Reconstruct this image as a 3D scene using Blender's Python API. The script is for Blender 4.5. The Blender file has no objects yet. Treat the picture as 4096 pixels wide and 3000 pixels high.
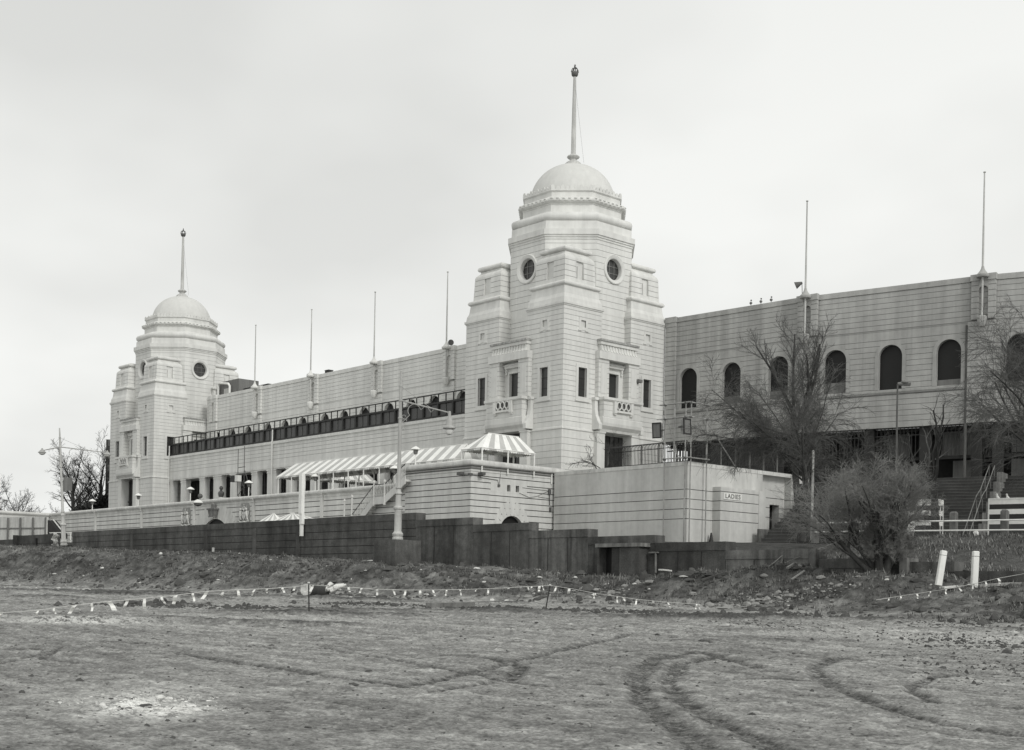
import bpy, bmesh, math, random
import numpy as np
from mathutils import Vector, Matrix
random.seed(7); np.random.seed(7)
scene = bpy.context.scene
COL = scene.collection
R = math.radians
# ---------------------------------------------------------------- survey: photo pixel (4096x3000) -> site metres
F = 5120.0; PX, PY = 2048.0, 2374.0; TH = math.atan(.0185); AZ = R(48.1); H = 1.7
ct, st = math.cos(TH), math.sin(TH)
FW = np.array([-math.sin(AZ), math.cos(AZ), 0.]); RT = np.array([math.cos(AZ), math.sin(AZ), 0.])
CAM = np.array([0, 0, H])
def ray(x, y):
    dx, dy = x-PX, y-PY
    return FW + (dx*ct+dy*st)/F*RT + np.array([0, 0, (dx*st-dy*ct)/F])
def onX(p, c): r = ray(*p); return CAM + r*(c/r[0])
def onY(p, c): r = ray(*p); return CAM + r*(c/r[1])
def onZ(p, c): r = ray(*p); return CAM + r*((c-H)/r[2])
def onD(p, c): return CAM + ray(*p)*c
def d(x, y): return (x/.5508, y/.5508)
def PROJ(p):
    q = np.array(p, float)-CAM; dd = q@FW; u = q@RT/dd; v = q[2]/dd; return PX+F*(u*ct+v*st), PY+F*(u*st-v*ct)
def crop(x0, y0, s): return lambda x, y: (x0+x/s, y0+y/s)
k1 = crop(0, 1650, 2.541); k2 = crop(600, 1750, 2.36); k3 = crop(1300, 1700, 2.203); c4 = crop(1000, 1300, 1.836)
q5 = crop(2500, 1100, 1.652); k7 = crop(2500, 1800, 2.36); k8 = crop(3200, 1800, 2.36); c7 = crop(3500, 1700, 3.304)
z6 = crop(1320, 1850, 5.5075); z4 = crop(780, 1850, 5.5075); sc = crop(2550, 1550, 2.36); z8 = crop(0, 1950, 5.013)
c2 = crop(1800, 1100, 1.652); c3 = crop(350, 900, 1.322)
# ---------------------------------------------------------------- mesh builder
class MB:
    def __init__(s): s.v = []; s.f = []; s.m = []
    def add(s, vs, fs, m=0):
        o = len(s.v); s.v += [tuple(map(float, v)) for v in vs]
        for f in fs: s.f.append(tuple(o+i for i in f)); s.m.append(m)
    def box(s, a, b, m=0):
        x0, x1 = sorted((a[0], b[0])); y0, y1 = sorted((a[1], b[1])); z0, z1 = sorted((a[2], b[2]))
        s.add([(x0,y0,z0),(x1,y0,z0),(x1,y1,z0),(x0,y1,z0),(x0,y0,z1),(x1,y0,z1),(x1,y1,z1),(x0,y1,z1)],
              [(0,3,2,1),(4,5,6,7),(0,1,5,4),(1,2,6,5),(2,3,7,6),(3,0,4,7)], m)
    def obox(s, p, q, w, z0, z1, m=0, off=0):
        # wall-like box along p->q (plan), thickness w to the left of travel starting at off
        p = np.array(p[:2], float); q = np.array(q[:2], float); t = (q-p)/np.linalg.norm(q-p); n = np.array([-t[1], t[0]])
        a, b = p+n*off, q+n*off; c, e = q+n*(off+w), p+n*(off+w)
        s.prism([a, b, c, e], z0, z1, m)
    def prism(s, poly, z0, z1, m=0):
        n = len(poly); A = sum(poly[i][0]*poly[(i+1)%n][1]-poly[(i+1)%n][0]*poly[i][1] for i in range(n))
        if A < 0: poly = poly[::-1]
        vs = [(p[0],p[1],z0) for p in poly]+[(p[0],p[1],z1) for p in poly]
        s.add(vs, [tuple(range(n-1,-1,-1)), tuple(range(n,2*n))]+[(i,(i+1)%n,n+(i+1)%n,n+i) for i in range(n)], m)
    def loft(s, rings, m=0, cap=True, mats=None):
        # rings: list of closed loops (same count, CCW seen from above / from the end)
        o = len(s.v); n = len(rings[0])
        for r in rings: s.v += [tuple(map(float, p)) for p in r]
        for k in range(len(rings)-1):
            for i in range(n):
                j = (i+1) % n
                s.f.append((o+k*n+i, o+k*n+j, o+(k+1)*n+j, o+(k+1)*n+i)); s.m.append(mats[k] if mats else m)
        if cap:
            s.f.append(tuple(o+i for i in range(n-1,-1,-1))); s.m.append(mats[0] if mats else m)
            s.f.append(tuple(o+(len(rings)-1)*n+i for i in range(n))); s.m.append(mats[-1] if mats else m)
    def lathe(s, prof, c=(0,0), n=24, m=0, cap=True):
        s.loft([[(c[0]+r*math.cos(2*math.pi*i/n), c[1]+r*math.sin(2*math.pi*i/n), z) for i in range(n)] for r, z in prof], m, cap)
    def tube(s, pts, r, n=6, m=0, cap=True):
        pts = [np.array(p, float) for p in pts]
        rs = r if hasattr(r, '__len__') else [r]*len(pts)
        rings = []; u = None
        for i, p in enumerate(pts):
            t = pts[min(i+1, len(pts)-1)]-pts[max(i-1, 0)]; t = t/(np.linalg.norm(t)+1e-12)
            if u is None:
                a = np.array([0,0,1.]) if abs(t[2]) < .9 else np.array([1.,0,0]); u = np.cross(a, t)
            u = u-t*(u@t); u /= np.linalg.norm(u)+1e-12; w = np.cross(t, u)
            rings.append([p+rs[i]*(math.cos(2*math.pi*k/n)*u+math.sin(2*math.pi*k/n)*w) for k in range(n)])
        s.loft(rings, m, cap)
    def ball(s, c, r, n=10, m=0, sq=(1,1,1)):
        k = max(4, n//2)
        s.loft([[(c[0]+sq[0]*r*math.sin(a)*math.cos(2*math.pi*i/n), c[1]+sq[1]*r*math.sin(a)*math.sin(2*math.pi*i/n), c[2]-sq[2]*r*math.cos(a)) for i in range(n)]
                for a in [math.pi*(.04+.92*j/k) for j in range(k+1)]], m)
    def extr(s, prof, p, q, m=0, mats=None):
        # profile [(n,z)...] (n = outward, to the RIGHT of p->q), swept p->q; closed polygon
        p = np.array(p[:2], float); q = np.array(q[:2], float); t = (q-p)/np.linalg.norm(q-p); nn = np.array([t[1], -t[0]])
        k = len(prof)
        A = sum(prof[i][0]*prof[(i+1)%k][1]-prof[(i+1)%k][0]*prof[i][1] for i in range(k))
        if A < 0:
            prof = prof[::-1]
            if mats: mats = [mats[(k-2-i) % k] for i in range(k)]
        vs = [(*(p+nn*a), z) for a, z in prof]+[(*(q+nn*a), z) for a, z in prof]
        o = len(s.v); s.v += [tuple(map(float, v)) for v in vs]
        for i in range(k):
            j = (i+1) % k
            s.f.append((o+i, o+k+i, o+k+j, o+j)); s.m.append(mats[i] if mats else m)
        s.f.append(tuple(o+i for i in range(k))); s.m.append(m)
        s.f.append(tuple(o+k+i for i in range(k-1,-1,-1))); s.m.append(m)
    def join(s, o):
        k = len(s.v); s.v += o.v; s.f += [tuple(i+k for i in f) for f in o.f]; s.m += o.m
    def mesh(s, name, origin=(0,0,0)):
        me = bpy.data.meshes.new(name); ox, oy, oz = origin
        me.from_pydata([(x-ox, y-oy, z-oz) for x, y, z in s.v], [], s.f)
        me.polygons.foreach_set('material_index', s.m); me.update()
        return me
def fix(me):
    bm = bmesh.new(); bm.from_mesh(me); bmesh.ops.recalc_face_normals(bm, faces=bm.faces); bm.to_mesh(me); bm.free()
def absloc(o):
    p = Vector((0,0,0))
    while o is not None: p = p+o.location; o = o.parent
    return p
def obj(name, mb, mats, parent=None, smooth=None, origin=None, recalc=True):
    """one mesh object; vertices are given in site coordinates"""
    base = absloc(parent) if parent else Vector(origin or (0,0,0))
    me = mb.mesh(name, base)
    if recalc: fix(me)
    for m in (mats if isinstance(mats, (list, tuple)) else [mats]): me.materials.append(m)
    o = bpy.data.objects.new(name, me); COL.objects.link(o)
    if parent: o.parent = parent
    else: o.location = base
    if smooth: shade(o, smooth)
    return o
def shade(o, ang=40):
    me = o.data
    me.polygons.foreach_set('use_smooth', [True]*len(me.polygons))
    me.set_sharp_from_angle(angle=R(ang))
def tag(o, label=None, cat=None, group=None, kind=None):
    if label: o['label'] = label
    if cat: o['category'] = cat
    if group: o['group'] = group
    if kind: o['kind'] = kind
    return o
def thing(name, label, cat, loc=(0,0,0), group=None):
    o = bpy.data.objects.new(name, None); o.empty_display_size = .3; COL.objects.link(o); o.location = loc
    return tag(o, label, cat, group)
def kids(o): return [c for c in bpy.data.objects if c.parent is o]
def dup(root, loc, label=None, rz=None):
    def cp(o, par):
        c = o.copy(); COL.objects.link(c)
        if par: c.parent = par
        for ch in kids(o): cp(ch, c)
        return c
    r = cp(root, None); r.location = loc
    if rz is not None: r.rotation_euler = (0,0,rz)
    if label: r['label'] = label
    return r
def cut(o, cutter):
    """real openings: boolean difference, baked into the mesh"""
    me = cutter.mesh('cutter'); fix(me)
    for m in o.data.materials: me.materials.append(m)
    c = bpy.data.objects.new('cutter', me); COL.objects.link(c)
    o_par = o.parent; base = absloc(o)
    c.location = (0,0,0)
    tmp = bpy.data.objects.new('tmp', o.data); COL.objects.link(tmp); tmp.location = base
    md = tmp.modifiers.new('b', 'BOOLEAN'); md.operation = 'DIFFERENCE'; md.solver = 'EXACT'; md.object = c
    bpy.context.view_layer.update()
    dg = bpy.context.evaluated_depsgraph_get()
    nm = bpy.data.meshes.new_from_object(tmp.evaluated_get(dg))
    old = o.data; o.data = nm; nm.name = old.name
    bpy.data.objects.remove(tmp); bpy.data.objects.remove(c); bpy.data.meshes.remove(old); bpy.data.meshes.remove(me)
def offset_poly(poly, dd):
    n = len(poly); out = []
    for i in range(n):
        a = np.array(poly[i-1], float); b = np.array(poly[i], float); c = np.array(poly[(i+1)%n], float)
        e1 = (b-a)/np.linalg.norm(b-a); e2 = (c-b)/np.linalg.norm(c-b)
        n1 = np.array([-e1[1], e1[0]]); n2 = np.array([-e2[1], e2[0]])
        out.append(b+(n1+n2)*dd/(1+n1@n2))
    return out
def rect(cx, cy, hx, hy=None):
    hy = hx if hy is None else hy
    return [(cx-hx,cy-hy),(cx+hx,cy-hy),(cx+hx,cy+hy),(cx-hx,cy+hy)]
def octo(cx, cy, ap):
    k = ap*math.tan(math.pi/8)
    return [(cx-k,cy-ap),(cx+k,cy-ap),(cx+ap,cy-k),(cx+ap,cy+k),(cx+k,cy+ap),(cx-k,cy+ap),(cx-ap,cy+k),(cx-ap,cy-k)]
def rust(mb, poly, z0, z1, grooves, dep=.03, gh=.04, m=0, mj=1):
    """prism with real horizontal channel joints"""
    inn = offset_poly(poly, dep)
    L = lambda pl, z: [(p[0], p[1], z) for p in pl]
    rings = [L(poly, z0)]; mats = []
    for g in sorted(grooves):
        if g-gh/2 <= z0+.01 or g+gh/2 >= z1-.01: continue
        rings += [L(poly, g-gh/2), L(inn, g-gh/2), L(inn, g+gh/2), L(poly, g+gh/2)]; mats += [m, mj, mj, mj]
    rings.append(L(poly, z1)); mats.append(m)
    mb.loft(rings, m, True, mats)
def wallprof(zs, z0, z1, th, dep=.035, gh=.05, m=0, mj=1):
    pr = [(0, z0)]; ms = []
    for g in sorted(zs):
        if g-gh/2 <= z0+.01 or g+gh/2 >= z1-.01: continue
        pr += [(0, g-gh/2), (-dep, g-gh/2), (-dep, g+gh/2), (0, g+gh/2)]; ms += [m, mj, mj, mj]
    pr += [(0, z1), (-th, z1), (-th, z0)]; ms += [m, m, m, m]
    return pr, ms
def steps(a, b, s):
    out = []; z = a
    while z < b: out.append(z); z += s
    return out
# ---------------------------------------------------------------- materials (a monochrome print: all greys, faint warm tone)
def G(v): return (v*1.0, v*1.0, v*.965, 1)
def nd(nt, t, **kw):
    n = nt.nodes.new(t)
    for k, v in kw.items():
        if k in n.inputs.keys() if isinstance(k, str) else False: n.inputs[k].default_value = v
        else: setattr(n, k, v)
    return n
def mat(name, v, rough=.85, var=.12, scale=1.2, streak=0., sscale=1.0, bump=.0, bscale=30., dark=None, speck=0., spec=.3, grain=.0):
    m = bpy.data.materials.new(name); m.use_nodes = True; nt = m.node_tree; L = nt.links
    b = nt.nodes['Principled BSDF']; b.inputs['Roughness'].default_value = rough; b.inputs['Specular IOR Level'].default_value = spec
    tc = nt.nodes.new('ShaderNodeNewGeometry')
    val = None
    def noise(sc, det=5, vec=None, ro=.6):
        n = nt.nodes.new('ShaderNodeTexNoise'); n.inputs['Scale'].default_value = sc; n.inputs['Detail'].default_value = det; n.inputs['Roughness'].default_value = ro
        L.new(vec or tc.outputs['Position'], n.inputs['Vector']); return n.outputs['Fac']
    def math_(op, a, b_):
        n = nt.nodes.new('ShaderNodeMath'); n.operation = op
        for i, q in enumerate((a, b_)):
            if isinstance(q, (int, float)): n.inputs[i].default_value = q
            else: L.new(q, n.inputs[i])
        return n.outputs[0]
    def mr(x, a, b_, c, e):
        n = nt.nodes.new('ShaderNodeMapRange'); L.new(x, n.inputs[0])
        for i, q in enumerate((a, b_, c, e)): n.inputs[1+i].default_value = q
        return n.outputs[0]
    val = mr(noise(scale*.35), .3, .7, 1-var, 1+var)
    val = math_('MULTIPLY', val, mr(noise(scale*4, 6), .3, .7, 1-var*.6, 1+var*.6))
    if grain: val = math_('MULTIPLY', val, mr(noise(scale*40, 3), .3, .7, 1-grain, 1+grain))
    if streak:
        mp = nt.nodes.new('ShaderNodeMapping'); mp.inputs['Scale'].default_value = (1.7*sscale, 1.7*sscale, .09*sscale); L.new(tc.outputs['Position'], mp.inputs['Vector'])
        s = noise(1.0, 6, mp.outputs[0], .65)
        val = math_('MULTIPLY', val, mr(s, .35, .72, 1+streak*.5, 1-streak))
    if speck:
        s = noise(scale*9, 2); val = math_('MULTIPLY', val, mr(s, .62, .72, 1, 1+speck))
    val = math_('MULTIPLY', val, v)
    cc = nt.nodes.new('ShaderNodeCombineColor')
    L.new(val, cc.inputs[0]); L.new(val, cc.inputs[1]); L.new(math_('MULTIPLY', val, .965), cc.inputs[2])
    L.new(cc.outputs[0], b.inputs['Base Color'])
    if bump:
        bn = nt.nodes.new('ShaderNodeBump'); bn.inputs['Strength'].default_value = bump; bn.inputs['Distance'].default_value = .05
        L.new(noise(bscale, 6), bn.inputs['Height']); L.new(bn.outputs[0], b.inputs['Normal'])
    return m
M_tower = mat('painted_render', .61, .9, .07, .5, 0.14, 0.6, .12, 6.)
M_dome = mat('dome_render', .56, .85, .05, .6, .06, 1., .08, 6.)
M_joint = mat('shaded_dirty_joint', .37, .95, .2, 3.)  # groove faces: joint shadow put into the colour, along with dirt
M_fac = mat('painted_render_facade', .63, .9, .08, .5, 0.16, 0.6, .12, 6.)
M_right = mat('unpainted_render', .345, .95, .14, .3, 0.26, 0.5, .2, 8.)
M_rjoint = mat('unpainted_joint', .15, .95, .2, 3.)  # darker groove colour carries the joint shadow on unpainted render
M_terr = mat('terrace_render', .60, .9, .09, .5, 0.18, 0.6, .12, 6.)
M_tjoint = mat('terrace_joint', .13, .95, .2, 3.)  # terrace grooves, their shade painted in as a dark tone
M_cop = mat('coping_stone', .56, .9, .12, 1.2, .2, 1.2, .2, 10.)
M_ladies = mat('toilet_render', .54, .9, .10, .5, 0.17, 0.5, .15, 8.)
M_dark = mat('sooty_concrete', .088, .95, .45, .45, 0.5, 0.5, .5, 9., grain=.25)
M_dark3 = mat('weathered_black_concrete', .10, .95, .45, .6, 0.55, 0.6, .5, 9., grain=.25)
M_dark2 = mat('weathered_concrete', .17, .95, .3, 1.0, .5, 1.8, .4, 9., grain=.15)
M_dark4 = mat('stained_grey_concrete', .125, .95, .34, .7, .7, 1.0, .5, 9., grain=.25)
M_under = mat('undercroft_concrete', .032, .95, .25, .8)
M_djoint = mat('shaded_sooty_joint', .032, .95, .2)  # near-black groove tone: painted joint shade on the sooty wall
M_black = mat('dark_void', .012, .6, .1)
M_glass = mat('dark_glazing', .030, .35, .25, 1.2, spec=.5)
M_frame = mat('black_painted_steel', .028, .6, .2, 2.)
M_white = mat('white_gloss_paint', .78, .5, .08, 2., .08, 2.)
M_canW = mat('canvas_white', .80, .8, .07, 1., .10, 1., .3, 1.5)
M_canG = mat('canvas_grey', .46, .8, .09, 1., .10, 1., .3, 1.5)
M_pole = mat('grey_paint_pole', .36, .6, .12, 2., .2, 3.)
M_poleL = mat('pale_paint_pole', .44, .6, .12, 2., .3, 3.)
M_steel = mat('galvanised_tube', .30, .5, .3, 3., .3, 3.)
M_rust = mat('dull_metal', .10, .7, .25, 3.)
M_bronze = mat('bronze', .05, .45, .3, 5., spec=.6)
M_bark = mat('bark', .055, .95, .3, 4., .3, 4., .5, 20.)
M_twig = mat('twig', .105, .95, .25, 2.)
M_twigL = mat('pale_twig', .21, .95, .3, 2.)
M_panel = mat('grey_panel', .16, .8, .12, .8, .3, 1.5)
M_apron = mat('worn_paving', .12, .95, .2, .5, grain=.2)
M_hoard = mat('white_board', .50, .8, .12, .9, .3, 2.)
M_crest = mat('relief_ground', .30, .95, .2, 3.)
M_slab = mat('stained_slab', .34, .95, .25, 2., .4, 2.)
M_wood = mat('old_timber', .24, .9, .3, 3.)
M_litter = mat('pale_litter', .62, .8, .2, 4.)
M_clod = mat('dark_clod', .075, .98, .3, 3.)
M_stoneL = mat('pale_rubble', .24, .95, .3, 3.)
M_brickD = mat('brick_dark', .05, .95, .3, 2., .3, 2.)
M_step = mat('step_concrete', .055, .95, .25, 1.5, grain=.2)
M_stepE = mat('step_edge', .13, .95, .25, 1.5)
M_lamp = mat('lamp_glass', .6, .3, .1)
M_letter = mat('letter_paint', .13, .7, .15, 3.)
# ================================================================ the two domed towers
TX, TY = -97.43, 94.32; HS = 7.44; DXC, DYC = .30, .40     # near tower centre; drum centre offset
Z0 = 10.9
MT = [M_tower, M_joint]
LOWG = steps(Z0+.5, 17.7, .63); MIDG = steps(18.75, 29.9, .497)
def rotf(k, cx, cy):
    # face k: maps (s along face, n outwards from pylon face plane, z) to site; k=0 faces -Y, 1 +X, 2 +Y, 3 -X
    def f(s, n, z):
        x, y = s, -(HS+n)
        for _ in range(k): x, y = -y, x
        return (cx+x, cy+y, z)
    return f
def fbox(mb, f, a, b, m=0):
    p, q = f(*a), f(*b); mb.box(p, q, m)
def fextr(mb, f, prof, s0, s1, m=0):
    vs = [f(s0, n, z) for n, z in prof]+[f(s1, n, z) for n, z in prof]; k = len(prof)
    mb.add(vs, [tuple(range(k)), tuple(range(2*k-1, k-1, -1))]+[(i, k+i, k+(i+1) % k, (i+1) % k) for i in range(k)], m)
def ftube(mb, f, pts, r, n=8, m=0): mb.tube([f(*p) for p in pts], r, n, m)
def ring_of(poly, z): return [(p[0], p[1], z) for p in poly]
def tower(label):
    root = thing('domed_tower', label, 'tower', (TX, TY, Z0), 'twin domed towers')
    PH = 2.65
    # --- core between the pylons
    mb = MB(); rust(mb, [(TX-5.9, TY-5.9), (TX+6.56, TY-5.9), (TX+6.56, TY+6.66), (TX-5.9, TY+6.66)], Z0, 30.25, LOWG+MIDG, m=0, mj=1)
    core = obj('core', mb, MT, root)
    # --- corner pylons
    for sx in (-1, 1):
        for sy in (-1, 1):
            cx, cy = TX+sx*(HS-PH), TY+sy*(HS-PH)
            mb = MB(); rust(mb, rect(cx, cy, PH+.06), Z0, 17.9, LOWG)
            low = obj('pylon_base', mb, MT, root)
            mb = MB()
            mb.loft([ring_of(rect(cx, cy, h), z) for h, z in ((PH+.06,17.9),(PH+.16,17.93),(PH+.16,18.02),(PH+.09,18.05),(PH+.09,18.12),(PH,18.18))])
            obj('string_course', mb, MT, root)
            mb = MB(); rust(mb, rect(cx, cy, PH), 18.15, 30.05, MIDG)
            py = obj('pylon', mb, MT, root)
            cu = MB()
            for k in ((0, 1, 2, 3)):
                f = rotf(k, TX, TY)
                # is this face of this pylon an outer one?
                nx, ny = [(0,-1),(1,0),(0,1),(-1,0)][k]
                if not (nx*sx > 0 or ny*sy > 0): continue
                c = (sx if k == 0 else sy if k == 1 else -sx if k == 2 else -sy)*(HS-PH-.05)
                fbox(cu, f, (c-.58, .2, 21.3), (c+.58, -.35, 24.2))
                fbox(cu, f, (c-.33, .2, 28.2), (c+.33, -.14, 28.88))
                fr = MB()
                for a, b in (((c-.9,.05,20.95),(c-.58,-.06,24.5)), ((c+.58,.05,20.95),(c+.9,-.06,24.5)), ((c-.58,.05,24.2),(c+.58,-.06,24.5)), ((c-.58,.05,20.95),(c+.58,-.06,21.3))): fbox(fr, f, a, b)
                fbox(fr, f, (c-1.0, .12, 20.82), (c+1.0, -.06, 20.95))
                fr2 = MB()
                for a, b in (((c-.6,.04,27.9),(c-.33,-.06,29.15)), ((c+.33,.04,27.9),(c+.6,-.06,29.15)), ((c-.33,.04,28.88),(c+.33,-.06,29.15)), ((c-.33,.04,27.9),(c+.33,-.06,28.2)), ((c-.7,.09,27.8),(c-.25,-.06,27.9)), ((c+.25,.09,27.8),(c+.7,-.06,27.9))): fbox(fr2, f, a, b)
                obj('blind_window_surround', fr2, MT, root)
                p = MB(); fbox(p, f, (c-.6, -.27, 21.28), (c+.6, -.34, 24.22), 0)
                fbox(p, f, (c-.58, -.24, 23.15), (c+.58, -.27, 23.22), 1); fbox(p, f, (c-.58, -.24, 22.1), (c+.58, -.27, 22.16), 1)
                w = obj('slit_window', p, [M_glass, M_frame], root); obj('window_surround', fr, MT, w)
            cut(py, cu)
            # cornice, battered stages, roll mouldings, cap
            mb = MB()
            mb.loft([ring_of(rect(cx, cy, h), z) for h, z in ((PH,30.03),(PH+.07,30.06),(PH+.07,30.14),(PH+.16,30.2),(PH+.16,30.42),(PH+.02,30.46),(PH-.03,30.9),(PH-.2,31.3),(PH-.3,32.1))])
            up = obj('pylon_stage', mb, MT, root)
            mb = MB()
            mb.loft([ring_of(rect(cx, cy, 2.3+.28*math.sin(a)), 32.34-.25*math.cos(a)) for a in [math.pi*i/8 for i in range(9)]])
            obj('roll_moulding', mb, MT, root, 60)
            mb = MB(); zz = [(2.16,32.58)]
            for g in (33.1, 33.65, 34.2, 34.75):
                h = 2.16-.1*(g-32.58)/2.4
                zz += [(h,g-.025),(h-.03,g-.024),(h-.03,g+.024),(h,g+.025)]
            zz += [(2.06,35.0),(2.0,35.2),(1.8,35.42),(1.66,35.5),(1.6,35.72)]
            mats = [1 if abs(zz[i+1][1]-zz[i][1]) < .05 and 33 < zz[i][1] < 35 else 0 for i in range(len(zz)-1)]
            mb.loft([ring_of(rect(cx, cy, h), z) for h, z in zz], 0, True, mats)
            tp = obj('pylon_lantern', mb, MT, root)
            cu = MB()
            for k in range(4):
                f = rotf(k, cx, cy)
                a0 = -HS
                fbox(cu, f, (-.5, a0+2.4, 33.0), (.5, a0+1.9, 34.75)); fbox(cu, f, (-.27, a0+2.0, 33.05), (.27, a0+1.70, 34.3))
            cut(tp, cu)
            for k in range(4):
                f = rotf(k, cx, cy); p = MB(); fbox(p, f, (-.28, -HS+1.74, 33.04), (.28, -HS+1.70, 34.32)); fbox(p, f, (-.26, -HS+1.80, 33.7), (.26, -HS+1.74, 33.76), 1); obj('turret_window', p, [M_dark2, M_frame], root)
            mb = MB()
            mb.loft([ring_of(rect(cx, cy, 1.68+.2*math.sin(a)), 35.98-.24*math.cos(a)) for a in [math.pi*i/8 for i in range(9)]])
            mb.box((cx-1.5, cy-1.5, 36.2), (cx+1.5, cy+1.5, 36.3))
            obj('cap_roll', mb, MT, root, 60)
    # --- portals with balconies on the four faces
    for k in range(4):
        f = rotf(k, TX, TY)
        mb = MB()
        for sg in (-1, 1):
            # base pier, upper pier, console scroll
            fbox(mb, f, (sg*1.95, -1.5, Z0), (sg*3.05, .55, 17.9)); fbox(mb, f, (sg*1.9, -1.5, 17.9), (sg*3.12, .64, 18.05))
            for j, g in enumerate(steps(21.5, 25.2, .497)):
                fbox(mb, f, (sg*1.45, -1.5, g), (sg*2.95, .50, min(g+.45, 25.33))); 
                fbox(mb, f, (sg*1.47, -1.5, g+.45), (sg*2.93, .47, min(g+.497, 25.33)), 1)
            fbox(mb, f, (sg*1.75, .5, 21.9), (sg*2.65, .54, 24.75))
            fextr(mb, f, [(-.02,18.2),(1.0,18.2),(1.02,18.7),(.8,19.0),(.5,19.6),(.38,20.3),(.36,21.15),(-.02,21.15)], sg*2.86, sg*3.3)
            fbox(mb, f, (sg*2.8, -.02, 21.15), (sg*3.4, .5, 21.42))
        fextr(mb, f, [(-1.5,18.06),(.62,18.06),(.72,18.3),(1.05,18.62),(1.12,18.9),(1.12,19.4),(1.02,19.52),(-1.5,19.52)], -2.85, 2.85)
        # door wall, opening and hood
        for a, b in (((-1.45,-1.5,21.4),(-.72,-.35,25.33)), ((.72,-1.5,21.4),(1.45,-.35,25.33)), ((-.72,-1.5,24.2),(.72,-.35,25.33))): fbox(mb, f, a, b)
        for a, b in (((-.95,-.35,21.4),(-.72,-.26,24.4)), ((.72,-.35,21.4),(.95,-.26,24.4)), ((-.72,-.35,24.2),(.72,-.26,24.4))): fbox(mb, f, a, b)
        fbox(mb, f, (-1.3, -.35, 24.72), (1.3, -.05, 24.95)); fbox(mb, f, (-1.38, -.35, 24.95), (1.38, .02, 25.1))
        for sg in (-1, 1): fbox(mb, f, (sg*1.0, -.35, 24.1), (sg*1.25, -.15, 24.72)); fbox(mb, f, (sg*1.04, -.15, 24.35), (sg*1.21, -.1, 24.72))
        # lintel, fluted cavetto, fascia, top slab
        fbox(mb, f, (-3.0, -1.5, 25.33), (3.0, .68, 26.08))
        cav = [(-1.5,26.08),(.62,26.08),(.5,26.2),(.4,26.42),(.36,26.8),(-1.5,26.8)]
        fextr(mb, f, cav, -2.62, 2.62)
        for i in range(13):
            s = -2.46+.41*i
            fextr(mb, f, [(.30,26.1),(.69,26.1),(.57,26.22),(.47,26.44),(.43,26.8),(.30,26.8)], s-.11, s+.11)
        fbox(mb, f, (-2.72, -1.5, 26.8), (2.72, .55, 27.12)); fbox(mb, f, (-2.8, -1.5, 27.12), (2.8, .66, 27.32), 2)
        por = obj('portal', mb, [M_tower, M_joint, M_slab], root)
        pn = MB(); fbox(pn, f, (-.74, -.62, 21.4), (.74, -.66, 24.2)); obj('portal_door', pn, M_glass, root)
        # balcony with ringed balustrade
        mb = MB()
        fbox(mb, f, (-2.7, -1.5, 19.52), (2.7, 1.05, 20.15)); fbox(mb, f, (-2.68, -1.5, 20.15), (2.68, 1.03, 20.19), 1); fbox(mb, f, (-2.7, -1.5, 20.19), (2.7, 1.05, 20.68))
        fbox(mb, f, (-2.68, -1.5, 20.68), (2.68, 1.03, 20.72), 1); fbox(mb, f, (-2.7, -1.5, 20.72), (2.7, 1.05, 21.12))
        fbox(mb, f, (-2.8, -1.5, 21.12), (2.8, 1.18, 21.2)); fbox(mb, f, (-2.88, -1.5, 21.2), (2.88, 1.26, 21.46))
        for sg in (-1, 1): fbox(mb, f, (sg*1.02, 1.05, 19.95), (sg*1.42, 1.32, 21.12)); fbox(mb, f, (sg*1.02, 1.05, 19.8), (sg*1.36, 1.24, 19.95))
        fbox(mb, f, (-1.02, 1.05, 20.05), (1.02, 1.3, 20.25)); fbox(mb, f, (-1.02, 1.05, 20.25), (1.02, 1.08, 21.12), 3)
        bal = obj('balcony', mb, [M_tower, M_joint, M_dark2, M_rjoint], root)
        mb = MB()
        for i in (-1, 0, 1):
            c = i*.66
            pts = [(c+.31*math.cos(a), 1.24, 20.74+.36*math.sin(a)) for a in [2*math.pi*j/16 for j in range(17)]]
            ftube(mb, f, pts, .072, 6)
            fbox(mb, f, (c-.07, 1.18, 20.25), (c+.07, 1.3, 20.36))
        obj('balustrade', mb, M_tower, bal, 50)
        # entrance below the apron
        mb = MB(); fbox(mb, f, (-1.94, -.66, Z0), (1.94, -.70, 17.9), 0); fbox(mb, f, (-1.94, -.56, 14.6), (1.94, -.65, 14.8), 1)
        for s in (-1.3, -.65, 0, .65, 1.3): fbox(mb, f, (s-.04, -.58, Z0), (s+.04, -.65, 17.9), 1)
        obj('entrance_grille', mb, [M_glass, M_frame], root)
    # --- octagonal drum
    cx, cy = TX+DXC, TY+DYC
    mb = MB(); rust(mb, octo(cx, cy, 6.28), 30.25, 37.6, steps(31.0, 37.4, .62), m=0, mj=1)
    drum = obj('drum', mb, MT, root)
    cu = MB()
    for k in range(4):
        a = k*math.pi/2; pr = []
        nx, ny = [(0,-1),(1,0),(0,1),(-1,0)][k]; tx, ty = -ny, nx
        ring = lambda rr, nn: [(cx+nx*nn+tx*rr*math.cos(q), cy+ny*nn+ty*rr*math.cos(q), 35.0+rr*math.sin(q)) for q in [2*math.pi*i/32 for i in range(32)]]
        cu.loft([ring(1.12, 7), ring(1.12, 5.7)])
        fr = MB(); o = 6.28
        fr.loft([ring(1.52,o-.05), ring(1.52,o+.10), ring(1.44,o+.16), ring(1.34,o+.12), ring(1.2,o+.10), ring(1.1,o+.02), ring(1.05,o-.3), ring(1.05,o-.4)], 0, False)
        rw = obj('round_window', fr, MT, root, 40)
        pn = MB(); pn.loft([ring(1.1, o-.42), ring(1.1, o-.5)])
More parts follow.
